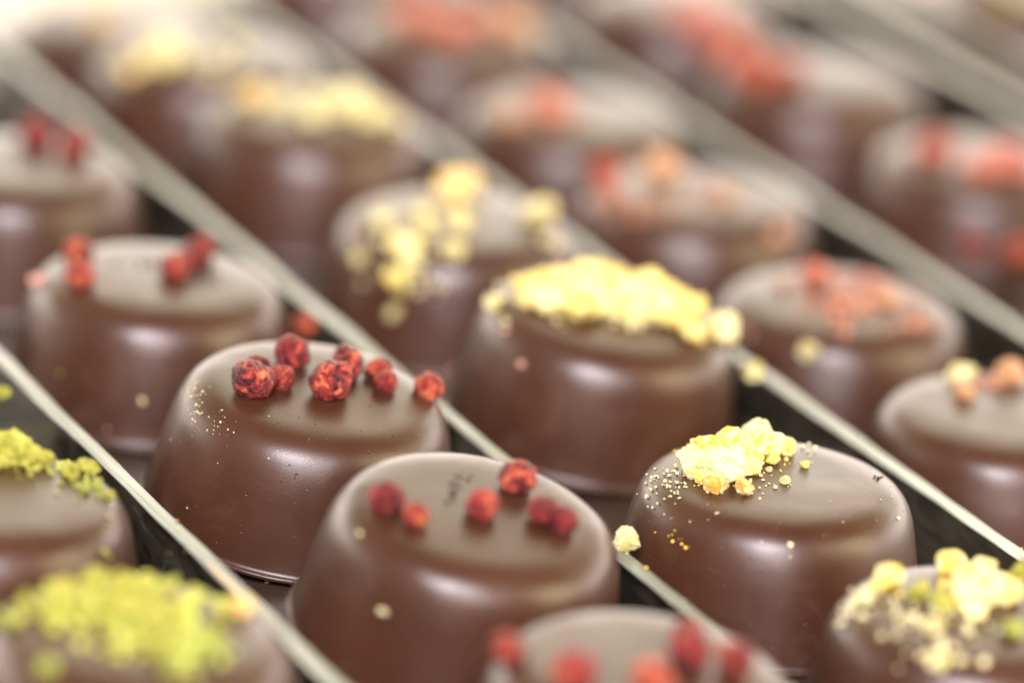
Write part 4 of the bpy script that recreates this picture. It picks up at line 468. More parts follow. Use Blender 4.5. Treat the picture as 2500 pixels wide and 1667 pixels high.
 'nut_front': [(-0.74,-0.17,1.37,0.03,2),(-0.58,0.22,1.37,0.031,2),(-0.52,-0.52,1.36,0.015,2),(-0.77,-0.22,1.36,0.015,2),(-0.38,-0.22,1.38,0.039,2),(-0.7,-0.42,1.37,0.039,2),(-0.76,-0.71,1.34,0.039,2),(-0.44,-0.14,1.38,0.039,2),(-0.06,0.55,1.37,0.018,2),(-0.57,-0.07,1.37,0.024,2),(-0.76,-0.01,1.38,0.04,2),(-0.83,-0.0,1.36,0.03,2),(-0.84,0.24,1.36,0.024,2),(-1.06,0.06,1.32,0.018,2),(-0.18,-0.19,1.37,0.018,2),(-0.08,-0.11,1.37,0.015,2),(-0.12,-0.57,1.38,0.03,2),(-0.26,-0.35,1.38,0.03,2),(-0.16,-0.59,1.38,0.039,2),(-0.18,0.63,1.38,0.031,2),(-0.38,0.02,1.37,0.015,2),(-0.4,-0.56,1.38,0.039,2),(-0.73,-0.42,1.36,0.024,2),(0.33,0.43,1.37,0.015,2),(-0.76,-0.29,1.37,0.039,2),(-0.3,0.39,1.38,0.031,2),(0.18,0.44,1.38,0.031,2),(-0.68,0.26,1.36,0.015,2),(0.02,0.44,1.37,0.025,2),(0.04,0.33,1.37,0.018,2),(-0.36,-0.11,1.38,0.03,2),(-0.24,-0.14,1.38,0.024,2),(-0.39,0.04,1.37,0.024,2),(-1.05,-0.39,1.29,0.015,2),(-0.57,-0.28,1.38,0.03,2),(-0.95,-0.21,1.34,0.024,2),(0.06,-0.36,1.37,0.024,2),(-0.52,-0.5,1.38,0.039,2),(-0.65,-0.36,1.38,0.039,2),(-0.6,-0.36,1.38,0.039,2),(-0.64,-0.37,1.36,0.015,2),(-0.64,-0.5,1.36,0.03,2),(-0.56,-0.44,1.38,0.039,2),(-0.74,-0.59,1.35,0.024,2),(-0.5,-0.97,1.31,0.03,2),(-0.38,-0.09,1.38,0.039,2),(-0.38,-0.42,1.38,0.039,2),(0.14,-0.49,1.38,0.03,2),(-0.68,-0.92,1.28,0.018,2),(-0.15,-0.41,1.38,0.03,2),(-0.12,0.17,1.38,0.04,2),(-0.14,-0.5,1.38,0.039,2),(-0.18,-0.16,1.38,0.039,2),(-0.75,-0.48,1.35,0.018,2),(-0.87,0.18,1.35,0.018,2),(-0.89,-0.24,1.35,0.018,2),(-0.07,-0.21,1.37,0.015,2),(-0.41,-0.15,1.37,0.015,2),(-0.38,-0.77,1.36,0.024,2),(-0.67,-0.49,1.36,0.024,2),(-0.55,0.32,1.37,0.021,1),(-0.95,0.16,1.34,0.021,1),(-0.3,0.72,1.36,0.021,1),(-0.43,0.33,1.37,0.017,1),(0.17,0.44,1.37,0.017,1),(0.38,0.56,1.37,0.021,1),(-0.23,0.25,1.37,0.021,1),(-0.01,0.69,1.38,0.035,1),(-0.15,0.98,1.34,0.021,1),(-0.11,0.42,1.37,0.017,1),(-0.3,0.47,1.38,0.045,1),(-0.7,0.26,1.36,0.017,1),(0.04,0.55,1.37,0.017,1),(-0.24,0.92,1.36,0.045,1),(0.06,0.26,1.38,0.028,1),(-0.04,0.95,1.35,0.021,1),(-0.02,0.56,1.38,0.035,1),(-0.42,0.28,1.37,0.017,1),(-0.48,0.41,1.37,0.028,1),(-0.13,0.04,1.37,0.021,1),(-0.45,0.49,1.37,0.028,1),(0.17,0.61,1.37,0.028,1),(0.3,0.48,1.36,0.017,1),(0.14,0.51,1.38,0.045,1),(-0.18,0.93,1.34,0.017,1),(-0.07,0.5,1.37,0.028,1),(-0.08,0.59,1.38,0.035,1),(-0.7,0.12,1.38,0.045,1),(0.15,0.87,1.35,0.021,1),(-0.33,0.35,1.37,0.028,1),(-0.7,0.16,1.36,0.017,1),(0.28,0.78,1.36,0.021,1),(-0.49,0.11,1.38,0.034,1),(-0.18,0.31,1.38,0.034,1),(-0.09,0.37,1.37,0.017,1),(-0.03,-1.08,1.33,0.044,2),(-0.09,-0.74,1.37,0.022,2),(-0.23,-1.06,1.3,0.022,2),(-0.88,-0.67,1.31,0.036,2),(-0.38,-0.9,1.35,0.036,2),(-0.28,-0.88,1.36,0.036,2),(-0.19,-1.06,1.33,0.036,2),(-0.55,-1.01,1.3,0.045,2),(-0.52,-0.72,1.35,0.022,2),(-0.74,-1.01,1.17,0.027,2),(-0.61,-0.71,1.35,0.022,2),(-0.48,-1.09,1.26,0.044,2),(-0.4,-0.82,1.37,0.045,2),(-0.3,-0.22,1.39,0.045,2),(-0.39,-0.93,1.35,0.036,2),(-0.24,-1.06,1.32,0.044,2),(-1.14,-0.17,1.29,0.039,2),(-1.11,-0.01,1.31,0.04,2),(-1.07,0.2,1.3,0.018,2),(-1.02,-0.32,1.32,0.03,2),(-1.2,-0.04,1.24,0.024,2),(-1.07,0.09,1.31,0.015,2),(-1.01,-0.32,1.33,0.039,2),(-0.97,-0.07,1.35,0.039,2),(-1.08,0.08,1.31,0.018,2),(-1.21,-0.25,1.22,0.039,2),(-1.06,-0.27,1.3,0.015,2),(-1.11,0.14,1.29,0.015,2),(-1.1,0.47,1.24,0.025,2),(-1.19,0.14,1.23,0.018,2),(-1.04,-0.28,1.32,0.039,2)],
 'berry_five': [(-1.03,-0.65,1.22,0.027,2),(-0.7,-1.2,0.8,0.049,2),(-0.26,0.03,1.36,0.007,7),(-0.28,0.28,1.36,0.011,7),(-0.32,-0.04,1.37,0.018,7),(-0.26,-0.05,1.36,0.007,7),(-0.31,0.34,1.37,0.014,7),(-0.25,0.18,1.36,0.011,7),(-0.3,-0.1,1.36,0.011,7),(-0.26,0.1,1.37,0.018,7),(-0.33,0.08,1.36,0.008,7),(-0.23,0.48,1.36,0.007,7),(-0.22,0.3,1.36,0.014,7),(-0.29,-0.05,1.36,0.007,7),(-0.28,0.1,1.37,0.018,7),(-0.26,-0.05,1.36,0.008,7),(-0.26,0.37,1.36,0.014,7),(-0.26,0.32,1.36,0.011,7),(-0.28,0.21,1.36,0.011,7),(-0.3,0.16,1.36,0.014,7),(-0.28,0.03,1.36,0.011,7),(-0.26,0.2,1.37,0.018,7),(-0.3,0.32,1.36,0.014,7),(-0.25,0.36,1.36,0.011,7),(-0.23,0.46,1.36,0.007,7),(-0.22,0.5,1.36,0.012,7),(-0.24,0.51,1.36,0.009,7),(-0.16,0.57,1.36,0.006,7),(-0.15,0.46,1.36,0.012,7),(-0.21,0.58,1.36,0.006,7),(-0.18,0.5,1.36,0.009,7),(-0.18,0.44,1.36,0.007,7),(-0.23,0.59,1.36,0.007,7),(-0.13,0.56,1.36,0.012,7),(-0.14,0.54,1.36,0.007,7),(-0.27,0.5,1.36,0.015,7)],
 'berry_four': [(0.04,-1.44,0.52,0.048,2),(-0.83,-1.14,0.6,0.026,5),(-0.29,-1.45,0.18,0.022,8),(-1.2,-0.2,1.23,0.029,0),(-1.16,-0.27,1.26,0.039,0),(-1.21,-0.24,1.23,0.063,0),(-1.24,-0.19,1.21,0.063,0),(-0.02,0.25,1.36,0.008,7),(-0.19,0.13,1.37,0.015,7),(-0.08,0.2,1.36,0.009,7),(-0.14,0.12,1.36,0.009,7),(-0.08,0.25,1.37,0.016,7),(-0.11,0.27,1.37,0.02,7),(-0.08,0.28,1.37,0.012,7),(-0.16,0.12,1.36,0.009,7),(-0.11,0.35,1.37,0.016,7),(-0.16,0.24,1.36,0.008,7),(-0.31,0.12,1.36,0.008,7),(-0.3,0.19,1.36,0.012,7),(-0.03,0.06,1.37,0.02,7),(-0.1,0.22,1.37,0.015,7),(-0.17,0.17,1.36,0.008,7),(0.03,0.15,1.37,0.012,7),(0.12,0.23,1.37,0.02,7),(-0.04,0.37,1.37,0.012,7),(-0.22,0.13,1.36,0.008,7),(-0.57,0.04,1.36,0.012,7),(-0.27,0.22,1.36,0.008,7),(-0.15,0.3,1.36,0.012,7),(-0.2,0.2,1.37,0.015,7),(-0.21,0.25,1.37,0.02,7),(-0.32,-0.04,1.36,0.008,7),(-0.13,0.31,1.36,0.009,7),(-0.1,0.22,1.36,0.008,7),(-0.3,0.15,1.36,0.008,7),(-0.47,0.17,1.37,0.02,7),(-0.15,0.25,1.36,0.008,7),(-0.12,0.09,1.37,0.012,7),(0.05,0.07,1.36,0.009,7),(-0.02,0.23,1.37,0.012,7),(-0.46,0.13,1.36,0.008,7),(0.07,0.16,1.36,0.012,7),(-0.35,0.12,1.36,0.008,7),(0.69,0.08,1.36,0.015,7),(0.74,-0.04,1.36,0.012,7),(0.43,0.02,1.36,0.009,7),(0.24,-0.15,1.36,0.009,7),(0.48,0.03,1.36,0.008,7),(0.31,-0.09,1.36,0.012,7),(0.55,0.15,1.37,0.02,7),(0.41,-0.16,1.37,0.02,7),(0.42,0.08,1.36,0.012,7),(0.41,-0.04,1.37,0.015,7),(0.24,-0.09,1.37,0.015,7),(0.58,-0.13,1.37,0.02,7),(0.48,-0.08,1.36,0.008,7),(0.49,0.05,1.37,0.02,7),(0.34,0.07,1.36,0.009,7),(0.58,0.17,1.36,0.02,7),(0.51,0.04,1.36,0.009,7),(0.45,-0.03,1.37,0.02,7),(0.62,-0.14,1.36,0.015,7),(0.61,-0.12,1.36,0.012,7),(0.4,-0.06,1.37,0.02,7),(0.32,-0.19,1.37,0.02,7),(0.26,-0.13,1.36,0.009,7),(0.32,-0.04,1.37,0.015,7)],
 'mix3': [(-0.82,-0.83,1.01,0.022,8),(-0.35,-0.57,1.1,0.035,8),(-0.44,-0.78,1.08,0.035,8),(-0.36,-0.91,1.07,0.026,8),(-0.72,-0.87,1.02,0.022,8),(-0.32,-0.93,1.07,0.026,8),(-0.27,-0.51,1.1,0.043,8),(-0.99,-0.41,1.06,0.044,8),(-0.28,-0.52,1.09,0.026,8),(-1.02,-0.27,1.07,0.057,8),(0.01,-0.44,1.09,0.022,8),(-1.2,-0.44,0.92,0.057,8),(-0.49,-0.47,1.1,0.035,8),(-0.29,-0.66,1.09,0.022,8),(-0.69,-0.74,1.08,0.056,8),(-0.58,-0.85,1.06,0.026,8),(-0.57,-0.67,1.09,0.043,8),(-0.67,-0.61,1.09,0.043,8),(-0.68,-0.92,1.03,0.043,8),(-1.11,-0.55,0.95,0.022,8),(-0.32,-0.78,1.1,0.056,8),(-0.78,-0.44,1.09,0.044,8),(-0.77,-0.63,1.08,0.056,8),(-0.32,-0.66,1.09,0.022,8),(-1.0,-0.61,1.02,0.056,8),(-0.87,-0.83,0.98,0.022,8),(-0.54,-0.53,1.09,0.026,8),(-0.65,-0.92,1.03,0.026,8),(-0.93,-0.52,1.06,0.035,8),(-0.44,-0.64,1.09,0.035,8),(-0.9,-0.74,1.02,0.035,8),(-0.92,-0.82,0.96,0.035,8),(-1.02,-0.4,1.06,0.057,8),(-0.42,-0.17,1.1,0.022,8),(-0.67,-0.55,1.08,0.022,8),(-0.47,-0.57,1.1,0.035,8),(-0.67,-0.44,1.09,0.022,8),(-0.51,-0.5,1.1,0.057,8),(-0.92,-0.68,1.03,0.043,8),(-0.31,-0.93,1.08,0.035,8),(-0.64,-0.86,1.05,0.026,8),(-0.72,-0.35,1.09,0.035,8),(-0.71,-0.7,1.07,0.022,8),(-0.76,-0.84,1.03,0.035,8),(-0.5,-0.94,1.05,0.026,8),(-0.14,-0.48,1.1,0.043,8),(-0.86,-0.89,0.96,0.035,8),(-0.64,-0.83,1.06,0.035,8),(-0.67,-0.96,1.02,0.056,8),(-0.86,-0.43,1.08,0.026,8),(-0.09,-0.6,1.1,0.031,8),(0.05,0.05,1.1,0.023,8),(0.25,0.34,1.11,0.051,8),(-0.02,0.51,1.1,0.031,8),(0.07,0.23,1.1,0.031,8),(0.29,-0.33,1.11,0.05,8),(0.07,-0.23,1.11,0.05,8),(0.35,0.11,1.1,0.023,8),(0.13,0.1,1.1,0.023,8),(0.01,0.09,1.09,0.02,8),(0.2,0.22,1.1,0.039,8),(0.55,0.16,1.09,0.023,8),(0.0,-0.31,1.1,0.023,8),(-0.29,-0.08,1.09,0.019,8),(-0.02,0.37,1.1,0.031,8),(-0.4,0.4,1.1,0.031,8),(-0.01,-0.13,1.1,0.031,8),(0.52,-0.23,1.09,0.019,8),(0.28,-0.22,1.11,0.051,8),(0.41,-0.06,1.1,0.023,8),(1.03,-0.53,1.03,0.057,8),(1.01,-0.9,0.76,0.043,8),(0.85,-0.82,1.0,0.022,8),(0.95,-0.76,0.98,0.026,8),(0.82,-0.97,0.91,0.035,8),(0.94,-0.85,0.91,0.022,8),(1.05,-0.82,0.79,0.043,8),(0.93,-0.82,0.95,0.026,8),(0.91,-0.73,1.01,0.035,8),(0.91,-0.94,0.85,0.026,8),(1.03,-0.61,1.0,0.035,8),(1.01,-0.48,1.04,0.035,8),(0.92,-0.86,0.93,0.035,8),(0.88,-0.86,0.98,0.056,8),(0.88,-0.62,1.05,0.026,8),(0.83,-0.9,0.95,0.022,8)],
 'mix4': [(-0.0,-0.32,1.11,0.059,8),(0.42,0.03,1.1,0.028,8),(0.27,-0.46,1.1,0.027,8),(0.05,-0.54,1.1,0.045,8),(0.06,0.68,1.11,0.06,8),(-0.23,0.41,1.1,0.023,8),(0.3,-0.32,1.1,0.036,8),(0.51,-0.42,1.1,0.027,8),(-0.14,-0.18,1.1,0.037,8),(0.28,-0.44,1.11,0.059,8),(0.04,-0.21,1.11,0.046,8),(0.03,-0.31,1.11,0.046,8),(0.4,-0.91,1.07,0.027,8),(0.43,0.37,1.11,0.06,8),(-0.4,-0.32,1.1,0.046,8),(0.17,-0.07,1.11,0.046,8),(0.09,0.18,1.1,0.037,8),(-0.1,-0.71,1.11,0.059,8),(-0.51,0.27,1.09,0.023,8),(0.0,0.27,1.1,0.028,8),(-0.49,-0.74,1.09,0.036,8),(-0.18,-0.28,1.1,0.023,8),(0.35,-0.14,1.1,0.027,8),(0.27,-0.13,1.1,0.023,8),(-0.28,-0.49,1.1,0.045,8),(0.58,0.21,1.1,0.028,8),(0.07,-0.63,1.11,0.059,8),(0.3,0.5,1.1,0.046,8),(0.03,-0.27,1.1,0.027,8),(0.37,0.43,1.11,0.06,8),(0.48,-0.36,1.1,0.027,8),(0.02,-0.41,1.1,0.036,8),(0.33,0.72,1.09,0.023,8),(0.02,0.59,1.11,0.06,8),(0.17,-0.36,1.1,0.046,8),(0.04,-0.88,1.09,0.045,8),(0.23,0.41,1.11,0.046,8),(0.49,0.47,1.1,0.046,8),(-0.14,-0.34,1.1,0.023,8),(-0.21,0.75,1.1,0.047,8),(0.02,0.13,1.11,0.06,8),(0.13,0.04,1.1,0.037,8),(-0.03,0.4,1.11,0.046,8),(-0.05,-0.02,1.11,0.06,8),(0.23,0.06,1.11,0.046,8),(0.84,0.48,1.08,0.028,8),(0.49,0.06,1.11,0.046,8),(0.5,0.67,1.1,0.047,8),(0.66,0.12,1.1,0.037,8),(-0.09,0.7,1.09,0.028,8),(0.07,-0.15,1.11,0.059,8),(-0.0,-1.07,1.06,0.058,8),(0.33,0.02,1.1,0.037,8),(0.06,-0.1,1.1,0.027,8),(-0.45,-0.41,1.1,0.027,8),(0.17,-0.33,1.11,0.046,8),(-0.3,-0.4,1.1,0.046,8),(0.23,-0.31,1.11,0.046,8),(0.2,-0.06,1.11,0.046,8),(0.64,0.2,1.1,0.037,8),(0.55,0.23,1.1,0.037,8),(-0.01,0.09,1.1,0.028,8),(0.42,0.36,1.11,0.06,8),(0.2,0.03,1.11,0.046,8),(0.16,-0.15,1.1,0.023,8),(0.04,-0.01,1.11,0.046,8),(0.45,-0.04,1.1,0.037,8),(0.5,0.22,1.11,0.06,8),(-0.07,-0.05,1.1,0.023,8),(-0.09,-0.24,1.1,0.037,8),(-0.02,-0.37,1.1,0.023,8),(0.35,0.15,1.11,0.06,8),(-0.02,0.12,1.11,0.06,8),(0.16,-0.18,1.1,0.027,8),(-0.1,-0.44,1.1,0.027,8),(0.46,-0.12,1.1,0.046,8),(0.39,-0.04,1.11,0.06,8),(0.55,0.6,1.09,0.023,8),(-0.02,-0.75,1.09,0.036,8),(0.21,-0.36,1.11,0.059,8),(-0.38,0.1,1.1,0.046,8),(-0.11,-0.98,1.08,0.045,8),(0.02,0.23,1.11,0.06,8),(0.5,-0.46,1.09,0.023,8),(0.1,0.29,1.1,0.028,8),(-0.17,-0.7,1.1,0.036,8),(-0.37,-0.17,1.11,0.046,8),(0.38,0.13,1.1,0.023,8),(-0.2,-0.12,1.1,0.037,8),(0.37,0.14,1.11,0.046,8),(0.32,0.1,1.1,0.037,8),(-0.18,-0.48,1.1,0.027,8),(-0.04,-0.26,1.11,0.059,8),(0.36,0.53,1.1,0.028,8),(-0.28,-0.33,1.11,0.046,8),(0.33,-0.05,1.11,0.06,8),(0.13,0.65,1.09,0.028,8),(0.24,0.2,1.1,0.023,8),(0.21,-0.52,1.09,0.023,8),(-0.2,-0.42,1.1,0.027,8),(0.08,0.08,1.1,0.028,8),(0.46,-0.02,1.11,0.06,8),(0.38,0.09,1.11,0.06,8),(-0.12,-0.05,1.11,0.046,8),(0.54,-0.42,1.1,0.036,8),(-0.11,-0.71,1.11,0.059,8),(0.1,-0.46,1.1,0.027,8),(0.75,-0.2,1.09,0.025,8),(0.83,0.58,1.07,0.042,8),(0.99,0.35,1.06,0.021,8),(0.79,-0.02,1.09,0.033,8),(0.59,-0.24,1.09,0.021,8),(0.74,-0.63,1.09,0.053,8),(0.83,-0.03,1.09,0.041,8),(0.77,-0.65,1.07,0.033,8),(0.52,-0.83,1.09,0.053,8),(0.54,-1.01,1.02,0.02,8),(0.95,-0.41,1.06,0.033,8),(0.92,-0.55,1.06,0.041,8),(0.71,-0.76,1.07,0.053,8),(0.63,-0.67,1.08,0.033,8),(0.74,0.24,1.09,0.021,8),(0.82,-0.09,1.1,0.054,8),(0.78,-0.56,1.07,0.02,8),(0.68,-0.42,1.1,0.053,8),(0.69,-0.66,1.09,0.053,8),(0.74,-0.24,1.1,0.053,8),(0.8,-0.66,1.07,0.053,8),(0.87,-0.44,1.09,0.053,8),(0.78,-0.63,1.07,0.024,8),(0.76,-0.42,1.09,0.033,8),(0.83,-0.48,1.08,0.033,8),(0.66,-0.59,1.08,0.02,8),(-0.96,-0.87,0.89,0.041,8),(-1.04,-0.73,0.91,0.025,8),(-0.96,-0.85,0.88,0.019,8),(-0.99,-0.62,1.0,0.025,8),(-1.14,-0.66,0.79,0.016,8),(-1.07,-0.68,0.9,0.016,8),(-1.18,-0.6,0.81,0.025,8),(-1.18,-0.56,0.85,0.032,8)],
 'mix5': [(-0.31,0.63,1.1,0.031,8),(-0.5,0.49,1.09,0.015,8),(-0.35,0.67,1.09,0.015,8),(-0.31,0.71,1.09,0.018,8),(-0.39,0.28,1.1,0.04,8),(-0.31,0.44,1.09,0.018,8),(-0.5,0.37,1.09,0.015,8),(-0.41,0.49,1.1,0.031,8),(-0.3,0.8,1.09,0.025,8),(-0.4,0.58,1.1,0.04,8),(-0.44,0.7,1.1,0.04,8),(-0.43,0.72,1.09,0.04,8),(-0.54,0.57,1.08,0.018,8),(-0.2,0.76,1.09,0.025,8),(-0.24,0.62,1.09,0.018,8),(-0.36,0.45,1.1,0.031,8),(-0.24,0.91,1.08,0.025,8),(-0.34,-0.08,1.09,0.015,8),(-0.29,0.59,1.1,0.04,8),(-0.12,0.9,1.08,0.025,8),(0.02,0.76,1.09,0.028,8),(0.23,0.6,1.1,0.028,8),(-0.08,0.61,1.1,0.035,8),(-0.18,0.7,1.1,0.046,8),(-0.07,0.75,1.09,0.018,8),(-0.16,0.64,1.09,0.028,8),(-0.08,0.82,1.1,0.046,8),(0.09,0.76,1.09,0.028,8),(-0.3,0.53,1.1,0.046,8),(-0.22,0.57,1.09,0.021,8),(-0.06,0.82,1.09,0.028,8),(-0.04,0.51,1.09,0.018,8),(-0.07,0.82,1.08,0.018,8),(-0.09,0.95,1.07,0.018,8),(-0.16,0.9,1.09,0.035,8),(-0.12,0.52,1.11,0.046,8),(0.17,0.82,1.08,0.018,8),(-0.13,0.73,1.09,0.018,8),(-0.26,0.84,1.08,0.021,8)],
 'mix1': [(-0.14,-0.24,1.1,0.029,8),(-0.37,0.18,1.11,0.059,8),(0.3,0.3,1.11,0.077,8),(-0.39,-0.42,1.1,0.035,8),(-0.02,0.24,1.12,0.077,8),(-0.09,-0.56,1.09,0.029,8),(-0.6,0.26,1.1,0.048,8),(0.25,3.28,0.43,0.038,8),(-0.03,-0.22,1.12,0.077,8),(-0.23,-0.16,1.11,0.059,8),(-0.66,0.45,1.1,0.048,8),(-0.16,-0.28,1.1,0.035,8),(-0.9,0.0,1.09,0.059,8),(0.02,-0.08,1.1,0.035,8),(0.36,-0.8,1.08,0.029,8),(-0.17,-0.09,1.1,0.03,8),(-0.26,0.28,1.1,0.048,8),(-0.14,-0.08,1.11,0.059,8),(0.14,0.46,1.1,0.03,8),(-0.46,0.23,1.1,0.036,8),(0.1,0.03,1.11,0.059,8),(-0.32,0.41,1.11,0.078,8),(0.18,0.33,1.1,0.036,8),(0.01,0.54,1.11,0.078,8),(-0.49,0.35,1.1,0.036,8),(-0.36,-0.54,1.09,0.029,8),(0.7,-0.06,1.1,0.059,8),(0.45,-0.12,1.11,0.077,8),(-0.29,0.12,1.1,0.036,8),(0.36,-0.17,1.11,0.059,8)],
 'mix2': [(-0.29,-0.16,1.1,0.037,8),(-0.49,-0.42,1.09,0.023,8),(0.11,-0.05,1.11,0.06,8),(-0.49,0.11,1.1,0.046,8),(-0.01,0.01,1.1,0.046,8),(0.17,-0.06,1.11,0.06,8),(-0.2,-0.5,1.1,0.037,8),(-0.05,-0.09,1.1,0.028,8),(-0.2,-0.25,1.1,0.028,8),(-0.44,0.15,1.1,0.023,8),(-0.37,-0.29,1.11,0.06,8),(-0.03,-0.44,1.09,0.023,8),(-0.37,-0.06,1.09,0.023,8),(-0.55,-0.29,1.09,0.023,8),(-0.68,-0.06,1.1,0.046,8),(-0.45,-0.18,1.09,0.023,8),(-0.16,-0.22,1.1,0.046,8),(-0.17,-0.6,1.1,0.046,8),(-0.24,-0.08,1.11,0.06,8),(-0.38,-0.51,1.1,0.046,8),(-0.12,0.26,1.1,0.046,8),(-0.59,-0.39,1.1,0.059,8),(-0.01,-0.71,1.09,0.027,8),(0.03,-0.25,1.11,0.06,8),(-0.16,0.04,1.1,0.046,8),(-0.04,-0.58,1.11,0.059,8),(-0.54,-0.87,1.06,0.023,8),(-0.16,-0.53,1.09,0.027,8),(-0.23,-0.33,1.1,0.037,8),(-0.13,-0.11,1.11,0.06,8),(-0.44,-0.07,1.1,0.037,8),(-0.24,-0.23,1.1,0.023,8),(-0.69,-0.58,1.09,0.059,8),(-0.39,0.29,1.1,0.046,8),(-0.45,-0.56,1.1,0.046,8),(-0.35,-0.43,1.1,0.037,8),(0.3,-0.1,1.1,0.046,8),(-0.76,-0.28,1.09,0.037,8),(-0.28,-0.18,1.1,0.023,8),(-0.22,-0.42,1.09,0.023,8)],
 'nut_second': [(0.38,0.03,1.38,0.04,2),(0.08,-0.27,1.38,0.039,2),(-0.13,0.12,1.37,0.025,2),(0.43,0.3,1.37,0.03,2),(0.31,0.01,1.37,0.03,2),(0.37,0.15,1.38,0.05,2),(0.67,0.42,1.37,0.04,2),(-0.13,0.28,1.38,0.04,2),(-0.53,-0.31,1.37,0.025,2),(-0.45,0.11,1.39,0.064,2),(0.4,-0.13,1.37,0.025,2),(-0.18,-0.12,1.39,0.064,2),(0.25,-0.06,1.39,0.064,2),(-0.49,0.05,1.38,0.04,2),(0.22,-0.19,1.38,0.049,2),(-0.23,-0.24,1.38,0.039,2),(-0.13,-0.1,1.38,0.04,2),(0.41,0.24,1.38,0.04,2),(-0.42,-0.28,1.38,0.039,2),(0.06,0.12,1.38,0.05,2),(-0.03,-0.18,1.37,0.025,2),(0.22,0.27,1.38,0.05,2),(-0.67,0.24,1.37,0.04,2),(0.7,0.17,1.36,0.025,2),(-0.59,0.35,1.37,0.03,2),(-0.51,0.08,1.37,0.03,2),(-0.6,0.24,1.37,0.03,2),(0.54,0.72,1.36,0.04,2),(-0.36,-0.07,1.39,0.064,2),(0.84,0.22,1.37,0.05,2),(0.72,0.01,1.38,0.064,2),(0.1,0.27,1.37,0.025,2),(0.58,-0.31,1.36,0.025,2),(-0.56,0.2,1.37,0.03,2),(-0.12,0.6,1.37,0.025,2),(-0.03,-0.03,1.39,0.064,2),(0.21,-0.05,1.38,0.049,2),(0.02,0.22,1.38,0.05,2),(-0.32,-0.03,1.39,0.064,2),(0.24,0.32,1.37,0.03,2),(0.12,0.25,1.38,0.04,2),(0.61,0.43,1.36,0.025,2),(0.4,-0.1,1.37,0.025,2),(-0.4,0.11,1.38,0.04,2),(-0.97,-0.28,1.34,0.039,2),(0.03,0.37,1.39,0.065,2),(-0.48,0.39,1.38,0.05,2),(-0.64,0.14,1.38,0.05,2),(-0.33,-0.15,1.37,0.025,2),(0.54,0.16,1.37,0.025,2),(-0.03,0.09,1.39,0.064,2),(0.07,0.83,1.36,0.025,2),(-0.52,-0.19,1.38,0.039,2),(0.71,0.34,1.37,0.05,2),(0.48,-0.06,1.38,0.049,2),(-0.48,-0.14,1.38,0.049,2)],
 'nut_back': [(0.36,-0.72,1.36,0.028,2),(0.42,-0.23,1.39,0.056,2),(0.11,-0.43,1.37,0.028,2),(-0.6,-0.76,1.35,0.045,2),(-0.41,-0.81,1.37,0.072,2),(-0.7,-0.4,1.37,0.045,2),(0.12,-0.05,1.37,0.028,2),(0.19,-0.05,1.37,0.028,2),(-0.99,-0.68,1.23,0.028,2),(-0.47,-0.39,1.38,0.045,2),(-0.53,-0.3,1.37,0.028,2),(-0.57,-1.0,1.28,0.055,2),(-0.4,-0.37,1.37,0.034,2),(-0.59,-0.78,1.35,0.045,2),(0.32,-0.65,1.36,0.028,2),(-0.12,0.28,1.38,0.034,2),(-0.2,0.22,1.38,0.045,2),(-0.41,-0.73,1.36,0.033,2),(-0.16,-0.54,1.37,0.028,2),(-0.77,-0.44,1.35,0.028,2),(-0.03,-0.63,1.37,0.028,2),(0.18,-0.43,1.37,0.034,2),(-0.63,-0.17,1.38,0.056,2),(0.0,-0.34,1.38,0.045,2),(-0.22,0.08,1.37,0.034,2),(-0.55,-0.59,1.37,0.056,2),(-0.56,-0.71,1.37,0.056,2),(-0.52,-0.56,1.39,0.073,2),(0.14,-0.4,1.39,0.073,2),(-0.44,-0.85,1.35,0.028,2),(-0.64,-0.23,1.38,0.045,2),(-0.96,-0.44,1.34,0.056,2),(0.08,-0.94,1.36,0.055,2),(-0.88,-0.62,1.31,0.028,2),(-0.5,-0.5,1.37,0.028,2),(-0.06,-0.09,1.38,0.034,2),(-0.89,0.05,1.38,0.073,2),(-0.82,-0.8,1.28,0.033,2),(-1.29,-0.19,1.09,0.045,2),(-0.03,-0.55,1.37,0.028,2),(-0.57,-0.03,1.39,0.073,2),(-0.38,-0.29,1.38,0.045,2),(-1.08,-0.28,1.29,0.028,2),(-0.52,-0.32,1.38,0.045,2),(-0.64,-0.26,1.37,0.034,2),(-1.05,-0.44,1.28,0.028,2),(-0.58,-0.7,1.36,0.033,2),(-0.38,-0.61,1.39,0.073,2),(-0.16,-0.48,1.38,0.045,2),(-0.24,-0.62,1.39,0.073,2),(-0.8,-0.12,1.36,0.028,2),(-0.97,-0.38,1.32,0.028,2),(0.35,-0.67,1.36,0.033,2),(-0.41,-0.61,1.38,0.056,2),(-0.02,-0.07,1.37,0.028,2),(-0.17,-0.52,1.37,0.028,2),(0.19,-0.91,1.36,0.056,2)],
}

